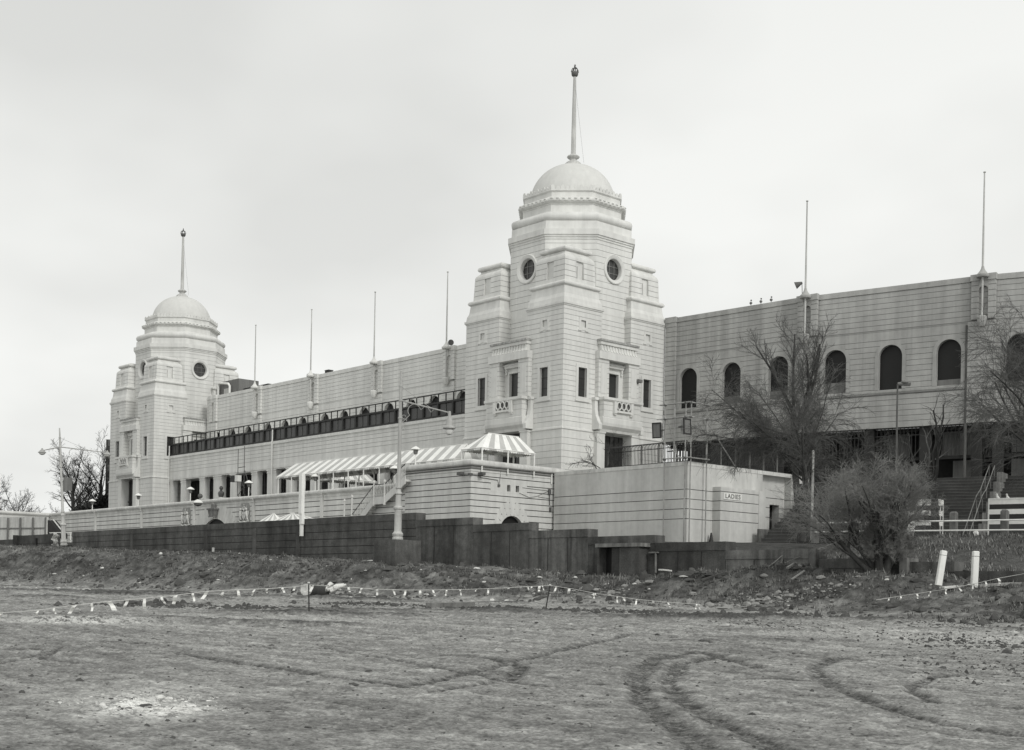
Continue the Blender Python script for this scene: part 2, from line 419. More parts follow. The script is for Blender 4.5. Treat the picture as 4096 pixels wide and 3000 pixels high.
        for t in (-.35, .35):
            p = lambda a_, z, n: (cx+nx*n+tx*a_, cy+ny*n+ty*a_, z)
            pn.box(p(t-.035, 34.0, o-.36), p(t+.035, 36.0, o-.42), 1); pn.box(p(-.95, 35+t-.035, o-.355), p(.95, 35+t+.035, o-.42), 1)
        obj('round_pane', pn, [M_glass, M_dark2], rw)
    cut(drum, cu)
    mb = MB()
    O = lambda ap, z: ring_of(octo(cx, cy, ap), z)
    mb.loft([O(6.25,37.55), O(6.36,37.62), O(6.36,37.78), O(6.46,37.84), O(6.46,38.0), O(6.58,38.04), O(6.58,38.6), O(6.24,38.62), O(6.2,39.5)])
    obj('cornice', mb, MT, root)
    mb = MB(); mb.loft([O(5.75+.52*math.sin(a), 40.0-.5*math.cos(a)) for a in [math.pi*i/10 for i in range(11)]]); obj('drum_roll', mb, MT, root, 60)
    mb = MB(); mb.loft([O(5.6,40.42), O(5.3,40.5), O(5.12,40.75), O(5.12,41.45), O(5.2,41.5), O(5.2,41.62)]); obj('attic_band', mb, MT, root)
    mb = MB(); mb.loft([O(5.2+.33*math.sin(a), 41.9-.3*math.cos(a)) for a in [math.pi*i/8 for i in range(9)]])
    oc = octo(cx, cy, 5.44)
    for i in range(8):
        a, b = np.array(oc[i]), np.array(oc[(i+1)%8]); n = np.array([(b-a)[1], -(b-a)[0]]); n /= np.linalg.norm(n)
        for j in range(7):
            for zz, off in ((42.0, .0), (41.8, .5)):
                p = a+(b-a)*((j+.3+off*.8)/7.3); mb.ball((p[0], p[1], zz), .21, 6, 0, (1,1,.5))
    obj('leaf_roll', mb, MT, root, 50)
    mb = MB(); mb.loft([O(5.08,42.15), O(4.98,42.2), O(4.98,42.76), O(5.02,42.8), O(5.1,42.86)])
    mb.loft([O(5.1,42.86), O(5.14,42.9), O(5.14,43.05), O(4.98,43.06)])
    oc = octo(cx, cy, 5.13)
    for i in range(8):
        a, b = np.array(oc[i]), np.array(oc[(i+1)%8]); t = (b-a)/np.linalg.norm(b-a); n = np.array([t[1], -t[0]])
        for j in range(9):
            p = a+(b-a)*((j+.5 if 0 < j < 8 else (j+.35 if j == 0 else j+.65))/9); hh = .46 if j % 2 == 0 else .34; w = .2
            poly = [(-w,0),(w,0),(w*.95,hh*.45),(w*.6,hh*.8),(0,hh),(-w*.6,hh*.8),(-w*.95,hh*.45)]
            vs = [(*(p+t*q), 43.05+z) for q, z in poly]+[(*(p+t*q-n*.13), 43.05+z) for q, z in poly]; m = len(poly)
            mb.add(vs, [tuple(range(m)), tuple(range(2*m-1,m-1,-1))]+[(q, m+q, m+(q+1)%m, (q+1)%m) for q in range(m)])
    obj('cresting', mb, MT, root)
    mb = MB(); mb.lathe([(4.5*math.cos(a)**.96 if a < 1.56 else .05, 43.0+4.12*math.sin(a)) for a in [math.pi/2*i/18 for i in range(19)]], (cx, cy), 56)
    obj('dome', mb, M_dome, root, 60)
    mb = MB(); mb.lathe([(.92,47.0),(.92,47.1),(.86,47.3),(.62,47.5),(.38,47.62),(.36,47.74),(.42,47.8),(.62,47.92),(.68,48.02),(.6,48.12),(.34,48.26),(.26,48.4),(.245,50.5),(.2,54),(.15,56.55)], (cx, cy), 16)
    pole = obj('flagpole', mb, M_poleL, root, 40)
    mb = MB(); mb.lathe([(.12,56.5),(.3,56.62),(.36,56.75),(.38,56.95),(.33,57.0)], (cx, cy), 12)
    for k in range(6):
        a = k*math.pi/3; c, s = math.cos(a), math.sin(a)
        mb.tube([(cx+.33*c, cy+.33*s, 56.98),(cx+.36*c, cy+.36*s, 57.2),(cx+.26*c, cy+.26*s, 57.4),(cx+.02*c, cy+.02*s, 57.46)], .05, 5)
        mb.ball((cx+.37*c, cy+.37*s, 57.05), .07, 6)
    mb.ball((cx, cy, 57.55), .11, 8); mb.box((cx-.03, cy-.03, 57.55), (cx+.03, cy+.03, 57.86)); mb.box((cx-.12, cy-.03, 57.68), (cx+.12, cy+.03, 57.75))
    obj('crown_finial', mb, M_rust, pole, 50)
    mb = MB(); mb.tube([(cx+.12, cy, 55.6), (cx+1.0, cy+.6, 47.3)], .012, 4); obj('halyard', mb, M_rust, pole)
    return root
T1 = tower('nearer white domed tower with octagonal drum, round windows and tall crowned flagpole, at picture centre')
T2 = dup(T1, (TX-86.90, TY-.06, Z0), 'farther white domed tower standing at the left end of the long facade')
# ================================================================ long facade between the towers
MF = [M_fac, M_joint]
def arch_cut(mb, f, c, r, zs, zt, n0, n1, seg=20):
    """arched cutter: f(s,n,z); half width r, sill zs, springing zt"""
    pr = [(c-r, zs), (c+r, zs)]+[(c+r*math.cos(a), zt+r*math.sin(a)) for a in [math.pi*i/seg for i in range(seg+1)]]
    k = len(pr); vs = [f(s, n0, z) for s, z in pr]+[f(s, n1, z) for s, z in pr]
    mb.add(vs, [tuple(range(k)), tuple(range(2*k-1, k-1, -1))]+[(i, k+i, k+(i+1) % k, (i+1) % k) for i in range(k)])
def arch_ring(mb, f, c, r, w, zs, zt, n0, n1, seg=24, m=0):
    path = [(1, zs)]+[(None, i) for i in range(seg+1)]
    def pts(rr):
        return [(c+rr, zs)]+[(c+rr*math.cos(math.pi*i/seg), zt+rr*math.sin(math.pi*i/seg)) for i in range(seg+1)]+[(c-rr, zs)]
    A, B = pts(r), pts(r+w)
    for i in range(len(A)-1):
        vs = [f(s, n, z) for n in (n0, n1) for s, z in (A[i], B[i], B[i+1], A[i+1])]
        mb.add(vs, [(0,1,2,3),(7,6,5,4),(0,4,5,1),(1,5,6,2),(2,6,7,3),(3,7,4,0)], m)
def seg_frame(p, q):
    p = np.array(p, float); q = np.array(q, float); t = (q-p)/np.linalg.norm(q-p); nn = np.array([t[1], -t[0]])
    return (lambda s, n, z: (*(p+t*s+nn*n), z)), float(np.linalg.norm(q-p))
def sbox(mb, f, a, b, m=0):
    (s0, n0, z0), (s1, n1, z1) = a, b
    s0, s1 = sorted((s0, s1)); n0, n1 = sorted((n0, n1)); z0, z1 = sorted((z0, z1))
    vs = [f(s,n,z) for z in (z0,z1) for s,n in ((s0,n0),(s1,n0),(s1,n1),(s0,n1))]
    mb.add(vs, [(0,1,2,3),(7,6,5,4),(0,4,5,1),(1,5,6,2),(2,6,7,3),(3,7,4,0)], m)
WALLG = steps(18.2, 26.2, .5)+steps(27.12, 29.9, .5)
def wall_segment(root, p, q, arches, pilasters, mats, zbot, fills=(), ledge=True, awid=1.1):
    f, Ln = seg_frame(p, q)
    mb = MB()
    pr, ms = wallprof(WALLG, zbot, 30.05, 1.2, dep=.03, gh=.038)
    mb.extr(pr, p, q, 0, ms)
    w = obj('arcade_wall', mb, mats, root)
    cu = MB(); fr = MB()
    for c in arches:
        arch_cut(cu, f, c, awid, 21.15, 24.15, .4, -1.6)
        arch_ring(fr, f, c, awid, .34, 21.15, 24.15, -.05, .05)
    cut(w, cu)
    for i, c in enumerate(arches):
        r = MB(); arch_ring(r, f, c, awid, .34, 21.15, 24.15, -.06, .045); fo = obj('arch_surround', r, mats, root)
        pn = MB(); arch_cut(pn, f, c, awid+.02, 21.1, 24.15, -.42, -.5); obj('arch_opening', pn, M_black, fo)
        if i in fills:
            g = MB(); sbox(g, f, (c-awid+.01, -.3, 21.15), (c+awid-.01, -.36, 21.15+fills[i])); obj('infill_panel', g, M_panel, fo)
    mb = MB()
    pr = [(0,30.02),(-.05,30.05),(-.05,30.1),(.07,30.12),(.07,30.6),(-1.2,30.6),(-1.2,30.02)]
    mb.extr(pr, p, q, 0); obj('parapet', mb, mats, root)
    mb = MB(); pr = [(-.03,26.57),(-.06,26.575),(-.06,26.68),(-.03,26.685)]
    sbox(mb, f, (0, -.02, 26.55), (Ln, .035, 26.60)); sbox(mb, f, (0, -.05, 26.60), (Ln, .012, 26.68), 1)
    if ledge:
        mb.extr([(-.05,20.72),(.06,20.72),(.16,20.9),(.16,21.08),(-.05,21.13)], p, q, 0)
        mb.extr([(-.05,20.62),(.012,20.62),(.012,20.72),(-.05,20.72)], p, q, 1)
    obj('string_course', mb, mats, root)
    for c in pilasters:
        mb = MB()
        for sg in (-1, 1):
            g0 = 26.72
            for g in steps(26.72, 29.95, .5):
                sbox(mb, f, (c+sg*.42, -.05, g), (c+sg*1.05, .3, min(g+.45, 30.1))); sbox(mb, f, (c+sg*.44, -.05, g+.45), (c+sg*1.03, .27, min(g+.5, 30.1)), 1)
            sbox(mb, f, (c+sg*.38, -.05, 30.1), (c+sg*1.12, .4, 30.66))
        # niche head
        for i in range(6):
            a0, a1 = math.pi*i/6, math.pi*(i+1)/6
            pts = [(c+.42*math.cos(a0), 29.25+.4*math.sin(a0)), (c+.42*math.cos(a1), 29.25+.4*math.sin(a1)), (c+.42*math.cos(a1), 30.1), (c+.42*math.cos(a0), 30.1)]
            vs = [f(s, n, z) for n in (-.05, .28) for s, z in pts]
            mb.add(vs, [(0,1,2,3),(7,6,5,4),(0,4,5,1),(1,5,6,2),(2,6,7,3),(3,7,4,0)])
        sbox(mb, f, (c-.42, -.05, 30.1), (c+.42, .33, 30.6))
        for g in steps(zbot, 26.5, .5):
            sbox(mb, f, (c-1.3, -.05, g), (c+1.05, .26, min(g+.45, 26.56))); 
            if g+.45 < 26.5: sbox(mb, f, (c-1.28, -.05, g+.45), (c+1.03, .225, min(g+.5, 26.56)), 1)
        obj('pilaster', mb, mats, root)
    return f
def flagpole(label, group, x, y, mw=None):
    r = thing('roof_flagpole', label, 'flagpole', (x, y, 30.4), group)
    mb = MB(); mb.lathe([(.085,26.9),(.095,30.3)], (x, y), 10); mb.lathe([(.1,31.1),(.085,34),(.06,39.3)], (x, y), 10); mb.ball((x, y, 39.35), .13, 8, 0, (1,1,.6)); obj('pole', mb, M_poleL, r, 40)
    mb = MB(); mb.lathe([(.5,30.28),(.56,30.36),(.56,30.5),(.42,30.62),(.24,30.85),(.14,31.05),(.12,31.2)], (x, y), 16); obj('collar', mb, mw or M_fac, r, 40)
    mb = MB(); mb.lathe([(.22,26.05),(.26,26.1),(.42,26.55),(.44,26.85),(.36,26.95)], (x, y), 8); obj('socket_bracket', mb, mw or M_fac, r, 30)
    return r
FA = thing('stadium_facade', 'long pale rendered facade between the two towers, with glazed strip and square columns', 'building', (-140.8, 95, 11))
PX_ = [-161.0, -146.5, -132.0, -117.5]
arch = [-172.9+x-x for x in ()]
P0 = -176.0
AX = [-172.9, -168.3, -163.7, -158.3, -153.75, -149.25, -143.85, -139.35, -134.85, -129.5, -124.95, -120.45, -115.2, -110.6]
wf = wall_segment(FA, (P0, 95.0), (-103.8, 95.0), [x-P0 for x in AX], [x-P0 for x in PX_]+[2.2], MF, 18.0, awid=1.05)
for i, x in enumerate(PX_):
    flagpole(['slender pale flagpole on the facade parapet, first from the far tower', 'slender pale flagpole on the facade parapet, second from the far tower',
              'slender pale flagpole on the facade parapet, third from the far tower', 'slender pale flagpole on the facade parapet beside the round dark disc'][i], 'flagpoles along the roof edge', x, 94.35)
# lower storey (projecting), with colonnade
mb = MB()
pr, ms = wallprof(steps(18.9, 20.6, .5), 17.75, 20.78, 1.0, dep=.03)
LX0, LX1 = -176.98, -104.7
mb.extr(pr, (LX0, 89.45), (LX1, 89.45), 0, ms)
mb.extr([(0,20.78),(.05,20.8),(.05,20.85),(.14,20.9),(.14,21.25),(-.3,21.3),(-5.5,21.32),(-5.5,20.78)], (LX0, 89.45), (LX1, 89.45), 0)
mb.extr([(0,17.7),(.02,17.7),(.02,18.1),(0,18.12),(-1.0,18.12),(-1.0,17.7)], (LX0, 89.45), (LX1, 89.45), 0)
obj('lower_wall', mb, MF, FA)
mb = MB(); mb.box((LX0, 91.6, Z0), (LX1, 91.75, 17.8), 0); mb.box((LX0, 89.5, 17.55), (LX1, 95, 17.69), 1)
for x in np.arange(LX0+1, LX1, .45): mb.box((x, 91.5, Z0), (x+.06, 91.6, 17.5), 2)
for z in (13.4, 15.8): mb.box((LX0, 91.49, z), (LX1, 91.6, z+.1), 2)
obj('colonnade_gates', mb, [M_glass, M_fac, M_frame], FA)
cols = []
for k in range(-1, 6):
    b = -148.0+14.5*(k-1)
    cols += [(b, 1.06), (b-4.4, .7), (b+4.4, .7)]
for x, hw in cols:
    if not (LX0-.5 < x < LX1-.3): continue
    mb = MB(); mb.box((x-hw, 89.5, Z0), (x+hw, 90.35, 17.1)); mb.box((x-hw-.05, 89.44, 17.1), (x+hw+.05, 90.38, 17.22)); mb.box((x-hw-.02, 89.48, 17.22), (x+hw+.02, 90.36, 17.42)); mb.box((x-hw-.1, 89.40, 17.42), (x+hw+.1, 90.4, 17.56))
    obj('column', mb, MF, FA)
# dark glazed strip and rail
mb = MB(); X0, X1 = -176.9, -104.75
mb.box((X0, 89.6, 21.3), (X1, 89.66, 22.9), 0)
mb.box((X0, 89.45, 21.28), (X1, 89.62, 21.5), 1); mb.box((X0, 89.40, 22.82), (X1, 89.75, 23.04), 1)
n = int((X1-X0)/2.65)
for i in range(n+1):
    x = X0+(X1-X0)*i/n; mb.box((x-.14, 89.42, 21.5), (x+.14, 89.66, 22.82), 1)
    if i < n:
        xm = x+(X1-X0)/n/2; mb.box((xm-.06, 89.56, 21.5), (xm+.06, 89.62, 22.82), 1); mb.box((xm-.02, 89.54, 21.6), (xm+.03, 89.56, 22.7), 2)  # paler sliver on each thin mullion is a painted glint
obj('glazed_strip', mb, [M_glass, M_frame, M_dark2], FA)
mb = MB(); mb.box((X0, 89.5, 23.9), (X1, 89.6, 24.02))
for i in range(2*n+1):
    x = X0+(X1-X0)*i/(2*n); mb.box((x-.05, 89.5, 23.04), (x+.05, 89.6, 23.9))
obj('strip_railing', mb, M_frame, FA)
mb = MB()
for x in (-147.6, -176.75):
    mb = MB(); mb.tube([(x, 89.3, 22.8), (x, 89.3, 21.4), (x+.05, 89.2, 21.2), (x, 89.25, 20.7), (x, 89.3, 11)], .09, 8)
    obj('drainpipe', mb, M_fac, FA, 40)
# roof plant behind the parapet at the far end
p0, p1, p2 = onY(c3(684, 850), 97.6), onY(c3(800, 850), 97.6), onY(c3(700, 833), 97.6)
t = thing('roof_plant', 'grey plant room with white duct on the roof beside the far tower', 'plant room', (p0[0], 99, 29))
mb = MB(); mb.box((p0[0], 97.6, 28), (p1[0], 101, p2[2])); obj('box', mb, M_panel, t)
zt = p2[2]; mb = MB(); mb.tube([(p0[0]+1.2, 97.2, 29), (p0[0]+1.2, 97.2, zt-.5), (p0[0]+1.5, 97.2, zt-.2), (p0[0]+4.3, 97.2, zt-.6), (p0[0]+4.7, 97.2, zt-1.0), (p0[0]+4.7, 97.2, 29)], .17, 8); obj('duct', mb, M_white, t, 40)
mb = MB(); mb.box((p0[0]+2.6, 97.4, 29), (p0[0]+4.2, 97.55, zt-1.2)); obj('door', mb, M_hoard, t)
q0, q1 = onY(c3(808, 855), 98.7), onY(c3(962, 843), 98.7)
t = thing('roof_screen', 'black low screen standing on the roof behind first flagpole', 'screen', (q0[0], 98.7, 30.5))
mb = MB(); mb.box((q0[0], 98.6, 29.5), (q1[0], 98.8, q1[2]-.1)); mb.box((q0[0]-.1, 98.4, q1[2]-.1), (q1[0]+.1, 99, q1[2]+.1)); obj('panel', mb, M_frame, t)
for f_ in (.1, .5, .9):
    x = q0[0]+(q1[0]-q0[0])*f_; mb = MB(); mb.box((x, 98.8, 29.5), (x+.15, 98.95, q1[2]-.12)); obj('post', mb, M_frame, t)
for x, lb in ((-148.2, 'small dark box on the parapet left of second flagpole'), (-143.9, 'small dark box on the parapet right of second flagpole')):
    t = thing('roof_box', lb, 'box', (x, 95.4, 30.6), 'small boxes on the parapet')
    mb = MB(); mb.box((x-.45, 95.2, 30.6), (x+.45, 95.9, 31.0)); obj('casing', mb, M_frame, t); mb = MB(); mb.box((x-.5, 95.15, 31.0), (x+.5, 95.95, 31.06)); obj('lid', mb, M_rust, t)
p = onY(d(993.5, 754.5), 94.6)
t = thing('roof_disc', 'round dark disc on a thin stem above the parapet by near tower', 'disc', (p[0], 94.6, 30.6))
mb = MB(); a = np.array([.744, -.668, 0]); 
pts = [p+a*q for q in (-.06, .06)]; mb.tube(pts, [.34, .34], 20); obj('disc', mb, M_bronze, t, 40)
mb = MB(); mb.tube([(p[0], 94.68, 30.6), (p[0], 94.68, p[2])], .025, 6); obj('stem', mb, M_poleL, t)

# ================================================================ darker curved wall on the right
MR = [M_right, M_rjoint]
S = [(-90.05, 101.85), (-73.5, 103.3), (-57.1, 107.35), (-42.5, 113.2), (-29.3, 120.8)]
RW = thing('stadium_wall', 'grey unpainted curved arcade wall right of the near tower, with arched openings', 'building', (-66, 104, 11))
FR = []
FR.append(wall_segment(RW, S[0], S[1], [3.05, 8.35, 13.8], [17.0], MR, 17.65, fills={1: .75, 2: .8}))
FR.append(wall_segment(RW, S[1], S[2], [3.1, 8.42, 13.75], [16.75], MR, 17.65, fills={0: 1.05, 2: .55}))
FR.append(wall_segment(RW, S[2], S[3], [2.9, 8.2, 13.4], [15.6], MR, 17.65, fills={1: .7}))
FR.append(wall_segment(RW, S[3], S[4], [3.0, 8.2, 13.0], [], MR, 17.65))
mb = MB()
for g in steps(17.65, 30, .5): sbox(mb, FR[0], (.25, -.05, g), (1.5, .3, min(g+.45, 30.1))); sbox(mb, FR[0], (.27, -.05, g+.45), (1.48, .265, min(g+.5, 30.1)), 1)
sbox(mb, FR[0], (.2, -.05, 30.1), (1.56, .38, 30.66)); obj('corner_pilaster', mb, MR, RW)
mb = MB(); p = FR[1](15.35, .12, 0); mb.tube([(p[0], p[1], 12.5), (p[0], p[1], 21.0), (p[0], p[1], 26.3)], .13, 8); obj('downpipe', mb, M_dark, RW, 40)
for fi, c, lb in ((0, 17.0, 'slender pale flagpole on the grey wall with a horn loudspeaker at its foot'), (1, 16.75, 'slender pale flagpole on the grey wall nearest the right edge')):
    p = FR[fi](c, .62, 0); fp_ = flagpole(lb, 'flagpoles along the roof edge', p[0], p[1], M_right); fp_.location.z += .3; fp_.scale.z = 1.03
p = FR[0](16.6, .55, 32.0)
t = thing('horn_speaker', 'small dark horn loudspeaker fixed to flagpole foot on grey wall', 'loudspeaker', p)
mb = MB(); mb.tube([(p[0]-.55, p[1]-.35, p[2]-.1), (p[0]-.15, p[1]-.1, p[2]+.1), (p[0], p[1], p[2]+.15)], [.36, .16, .1], 10); obj('horn', mb, M_rust, t, 40)
mb = MB(); mb.tube([(p[0], p[1], p[2]-.9), (p[0]-.05, p[1], p[2]+.1)], .03, 6); obj('bracket', mb, M_rust, t)
for k, px in enumerate((570, 790, 1015)):
    tx_ = 2900+px/5.5075; sB = min(np.arange(0, 17, .02), key=lambda q_: abs(PROJ(FR[0](q_, -.1, 30.7))[0]-tx_)); x, y, z = FR[0](float(sB), -.1, 30.9); b = MB()
    s = .33
    b.ball((x, y, z+.34*s/.33*.8), .2, 10, 0, (.75,.75,.7)); b.ball((x+.13, y-.13, z+.5), .09, 8); b.tube([(x+.18,y-.18,z+.5),(x+.27,y-.27,z+.47)], [.03,.008], 5)
    b.tube([(x-.1,y+.1,z+.3),(x-.33,y+.33,z+.34)], [.1,.04], 6); b.tube([(x+.03,y,z),(x+.03,y,z+.22)], .018, 4); b.tube([(x-.03,y,z),(x-.03,y,z+.22)], .018, 4)
    o = obj('gull', b, M_panel, None, 60, (x, y, z)); tag(o, ['leftmost of three birds perched on the grey wall parapet', 'middle of three birds perched on the grey wall parapet', 'rightmost of three birds perched on the grey wall parapet'][k], 'bird', 'birds on the grey wall')
# undercroft beneath the grey wall
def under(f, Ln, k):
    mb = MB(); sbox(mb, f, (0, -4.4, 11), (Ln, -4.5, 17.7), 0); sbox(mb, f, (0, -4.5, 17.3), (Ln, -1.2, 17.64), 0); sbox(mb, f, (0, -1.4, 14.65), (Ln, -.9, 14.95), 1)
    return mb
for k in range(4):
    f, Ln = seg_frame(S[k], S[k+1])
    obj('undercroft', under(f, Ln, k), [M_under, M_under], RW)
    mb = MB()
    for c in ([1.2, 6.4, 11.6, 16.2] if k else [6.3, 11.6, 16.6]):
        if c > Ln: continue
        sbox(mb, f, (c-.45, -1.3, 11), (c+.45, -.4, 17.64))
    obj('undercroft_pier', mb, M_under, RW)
    mb = MB()
    for c, w, z0, z1 in ([(8.9, 1.3, 12.5, 17.5), (14.2, 1.2, 14.95, 17.5)] if k == 0 else [(3.9, 1.2, 12.5, 14.3), (8.6, 1.1, 13.0, 17.5), (14.4, 1.7, 14.95, 17.5), (15.0, 1.3, 12.5, 14.6)] if k == 1 else [(3.8, 1.6, 15.2, 16.9), (4, 1.8, 12.5, 14.6), (9, 1.7, 12.5, 14.6)]):
        sbox(mb, f, (c-w, -2.2, z0), (c+w, -2.3, z1))
    obj('lit_panel', mb, M_panel, RW)
    mb = MB(); s = .2
    while s < Ln:
        sbox(mb, f, (s, -.75, 14.95), (s+.07, -.68, 17.64)); s += .36
    sbox(mb, f, (0, -.77, 16.9), (Ln, -.66, 17.0)); obj('bar_grille', mb, M_frame, RW)

RW.scale = (1, 1, 1.015)
# ================================================================ terrace wall, corner block, toilet block
MTe = [M_terr, M_tjoint]
YT, XB, YL, XL = 74.3, -88.66, 84.45, -71.89
TE = thing('terrace_wall', 'long grey rusticated terrace wall with rounded coping, crests and an arched gateway', 'wall', (-140, YT, 6))
TX0, TX1 = -183.8, -98.45
def grooves(z0, top): return [top-.555*k for k in range(30) if top-.555*k > z0]
pr, ms = wallprof(grooves(5.5, 11.0), 5, 11.55, 1.0, dep=.08, gh=.075)
mb = MB(); mb.extr(pr, (TX0, YT), (TX1, YT), 0, ms); tw = obj('wall', mb, MTe, TE)
mb = MB(); f, Ln = seg_frame((TX0, YT), (TX1, YT))
arch_cut(mb, f, -135.2-TX0, 4.1, 4, 5.72, .5, -1.5, 32); cut(tw, mb)
mb = MB(); mb.extr([(-.02,11.36),(.05,11.38),(.05,11.42),(-.02,11.46)], (TX0, YT), (TX1, YT), 2)
mb.extr([(-.6,11.5),(.02,11.5),(.02,11.62),(.1,11.66),(.1,11.72),(.22,11.76),(.28,11.86),(.28,12.02),(.2,12.12),(0,12.17),(-.6,12.17)], (TX0, YT), (TX1, YT), 0)
mb.extr([(-.02,11.63),(.09,11.67),(.09,11.71),(-.02,11.71)], (TX0-.01, YT), (TX1, YT), 1)
obj('coping', mb, [M_cop, M_tjoint, M_cop], TE, 40)
for x in (-168.2, -154.3, -140.3, -126.5, -112.7):
    mb = MB(); mb.extr([(-.1,5),(.0,5)]+[(.14,5.01),(.14,11.35),(.2,11.4),(.2,11.62),(.36,11.74),(.36,11.8),(-.1,11.8)], (x-.22, YT), (x+.22, YT)); obj('pilaster', mb, MTe, TE)
# arch surround with radiating joints, keystone with lantern bracket
mb = MB(); cx = -135.2
n = 22
for i in range(n):
    a0, a1 = math.pi*(.06+.88*i/n), math.pi*(.06+.88*(i+1)/n)-.012
    ro = lambda a: min(6.3, (5.65)/max(.2, math.sin(a)) if False else 5.4+1.1*abs(math.cos(a))**1.0)
    pts = [(cx+4.1*math.cos(a0), 5.72+4.1*math.sin(a0)), (cx+ro(a0)*math.cos(a0), min(11.3, 5.72+ro(a0)*math.sin(a0))), (cx+ro(a1)*math.cos(a1), min(11.3, 5.72+ro(a1)*math.sin(a1))), (cx+4.1*math.cos(a1), 5.72+4.1*math.sin(a1))]
    vs = [(x, YT-.02, z) for x, z in pts]+[(x, YT+.5, z) for x, z in pts]
    mb.add(vs, [(0,1,2,3),(7,6,5,4),(0,4,5,1),(1,5,6,2),(2,6,7,3),(3,7,4,0)])
obj('arch_surround', mb, MTe, TE)
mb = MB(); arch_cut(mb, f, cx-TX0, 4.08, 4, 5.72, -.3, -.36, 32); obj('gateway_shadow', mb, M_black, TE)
key = MB(); vs = [(cx-.55,YT-.55,10.1),(cx+.5,YT-.55,10.1),(cx+.8,YT-.6,10.85),(cx-.75,YT-.6,10.85)]; vs += [(x, YT+.1, z) for x, y, z in vs]
key.add(vs, [(0,1,2,3),(7,6,5,4),(0,4,5,1),(1,5,6,2),(2,6,7,3),(3,7,4,0)])
key.box((cx-.85, YT-.7, 10.85), (cx+.9, YT+.1, 11.03)); key.box((cx-.6, YT-.62, 9.98), (cx+.55, YT+.1, 10.1)); key.box((cx-.45, YT-.6, 9.84), (cx+.4, YT+.1, 9.98), 1); key.box((cx-.2, YT-.5, 11.03), (cx+.25, YT-.05, 11.5))
ko = obj('keystone', key, [M_dark2, M_terr], TE)
t = thing('wall_lamp', 'white bowl lamp on a curved bracket above the dark keystone of the gateway', 'lamp', (cx, YT-.6, 11.5))
mb = MB(); mb.tube([(cx+.1, YT-.3, 11.4), (cx+.1, YT-.5, 12.0), (cx-.2, YT-1.2, 12.15), (cx-.6, YT-1.9, 11.9)], .05, 6); obj('bracket', mb, M_poleL, t)
q = (cx-.6, YT-1.95); mb = MB(); mb.lathe([(.55,11.55),(.6,11.62),(.45,11.8),(.2,11.95),(.08,12.0)], q, 14); obj('shade', mb, M_white, t, 40)
mb = MB(); mb.lathe([(.1,11.2),(.4,11.32),(.5,11.55)], q, 14); obj('bowl', mb, M_dark2, t, 40)
# relief crests
def crest(x, label):
    t = thing('coat_of_arms', label, 'crest', (x, YT, 10.4), 'relief coats of arms on the terrace wall'); y = YT-.06
    mb = MB(); pts = [(-1.1,-1.2),(1.1,-1.2),(1.1,.75),(.8,1.25),(-.8,1.25),(-1.1,.75)]
    vs = [(x+a, YT-.03, 10.2+b) for a, b in pts]+[(x+a, YT+.05, 10.2+b) for a, b in pts]; mb.add(vs, [tuple(range(6)), tuple(range(11,5,-1))]+[(i,6+i,6+(i+1)%6,(i+1)%6) for i in range(6)])
    obj('panel', mb, M_crest, t)
    mb = MB(); sh = [(0,-.62),(.36,-.3),(.42,.3),(-.42,.3),(-.36,-.3)]
    vs = [(x+a, y-.14, 10.1+b) for a, b in sh]+[(x+a, y+.05, 10.1+b) for a, b in sh]; mb.add(vs, [tuple(range(5)), tuple(range(9,4,-1))]+[(i,5+i,5+(i+1)%5,(i+1)%5) for i in range(5)])
    mb.box((x-.03, y-.17, 9.6), (x+.03, y-.12, 10.4)); mb.box((x-.38, y-.17, 10.05), (x+.38, y-.12, 10.12)); obj('shield', mb, M_cop, t)
    mb = MB(); mb.ball((x, y-.08, 10.62), .16, 8)
    for k in range(5): a = math.pi*(k+.5)/5; mb.tube([(x+.34*math.cos(a), y-.08, 10.72), (x+.3*math.cos(a), y-.08, 10.85+.22*math.sin(a))], .05, 5)
    mb.box((x-.36, y-.14, 10.66), (x+.36, y, 10.76)); mb.ball((x, y-.08, 11.18), .09, 6); obj('crown', mb, M_cop, t)
    for sg, nm in ((-1, 'lion'), (1, 'unicorn')):
        mb = MB(); X = lambda a: x+sg*a
        mb.tube([(X(.55),y-.08,9.5),(X(.78),y-.1,9.8),(X(.66),y-.12,10.2),(X(.72),y-.12,10.5)], [.09,.15,.2,.13], 7); mb.ball((X(.62),y-.14,10.68), .17, 8)
        mb.tube([(X(.66),y-.12,10.3),(X(.4),y-.14,10.42)], .07, 5); mb.tube([(X(.68),y-.1,10.1),(X(.44),y-.12,9.98)], .06, 5); mb.tube([(X(.8),y-.1,9.75),(X(.98),y-.1,9.4)], .08, 5); mb.tube([(X(.84),y-.08,9.85),(X(1.02),y-.08,10.2),(X(.9),y-.08,10.5)], .045, 5)
        if sg > 0: mb.tube([(X(.6),y-.16,10.8),(X(.72),y-.2,11.15)], [.04,.01], 5)
        obj('supporter', mb, M_cop, t, 60)
    mb = MB(); mb.tube([(x-1,y-.08,9.35),(x-.5,y-.1,9.2),(x,y-.1,9.3),(x+.5,y-.1,9.2),(x+1,y-.08,9.35)], .1, 6); obj('scroll', mb, M_cop, t)
crest(-142.3, 'pale relief coat of arms on the terrace wall, left of the gateway'); crest(-128.4, 'pale relief coat of arms on the terrace wall, right of the gateway')
mb = MB(); mb.box((TX0, YT+.55, 10.7), (-98.3, 100.5, 11.0)); mb.box((-98.4, YT+.55, 11.0), (XB-.5, 86.5, 12.72)); obj('terrace_floor', mb, M_apron, TE)

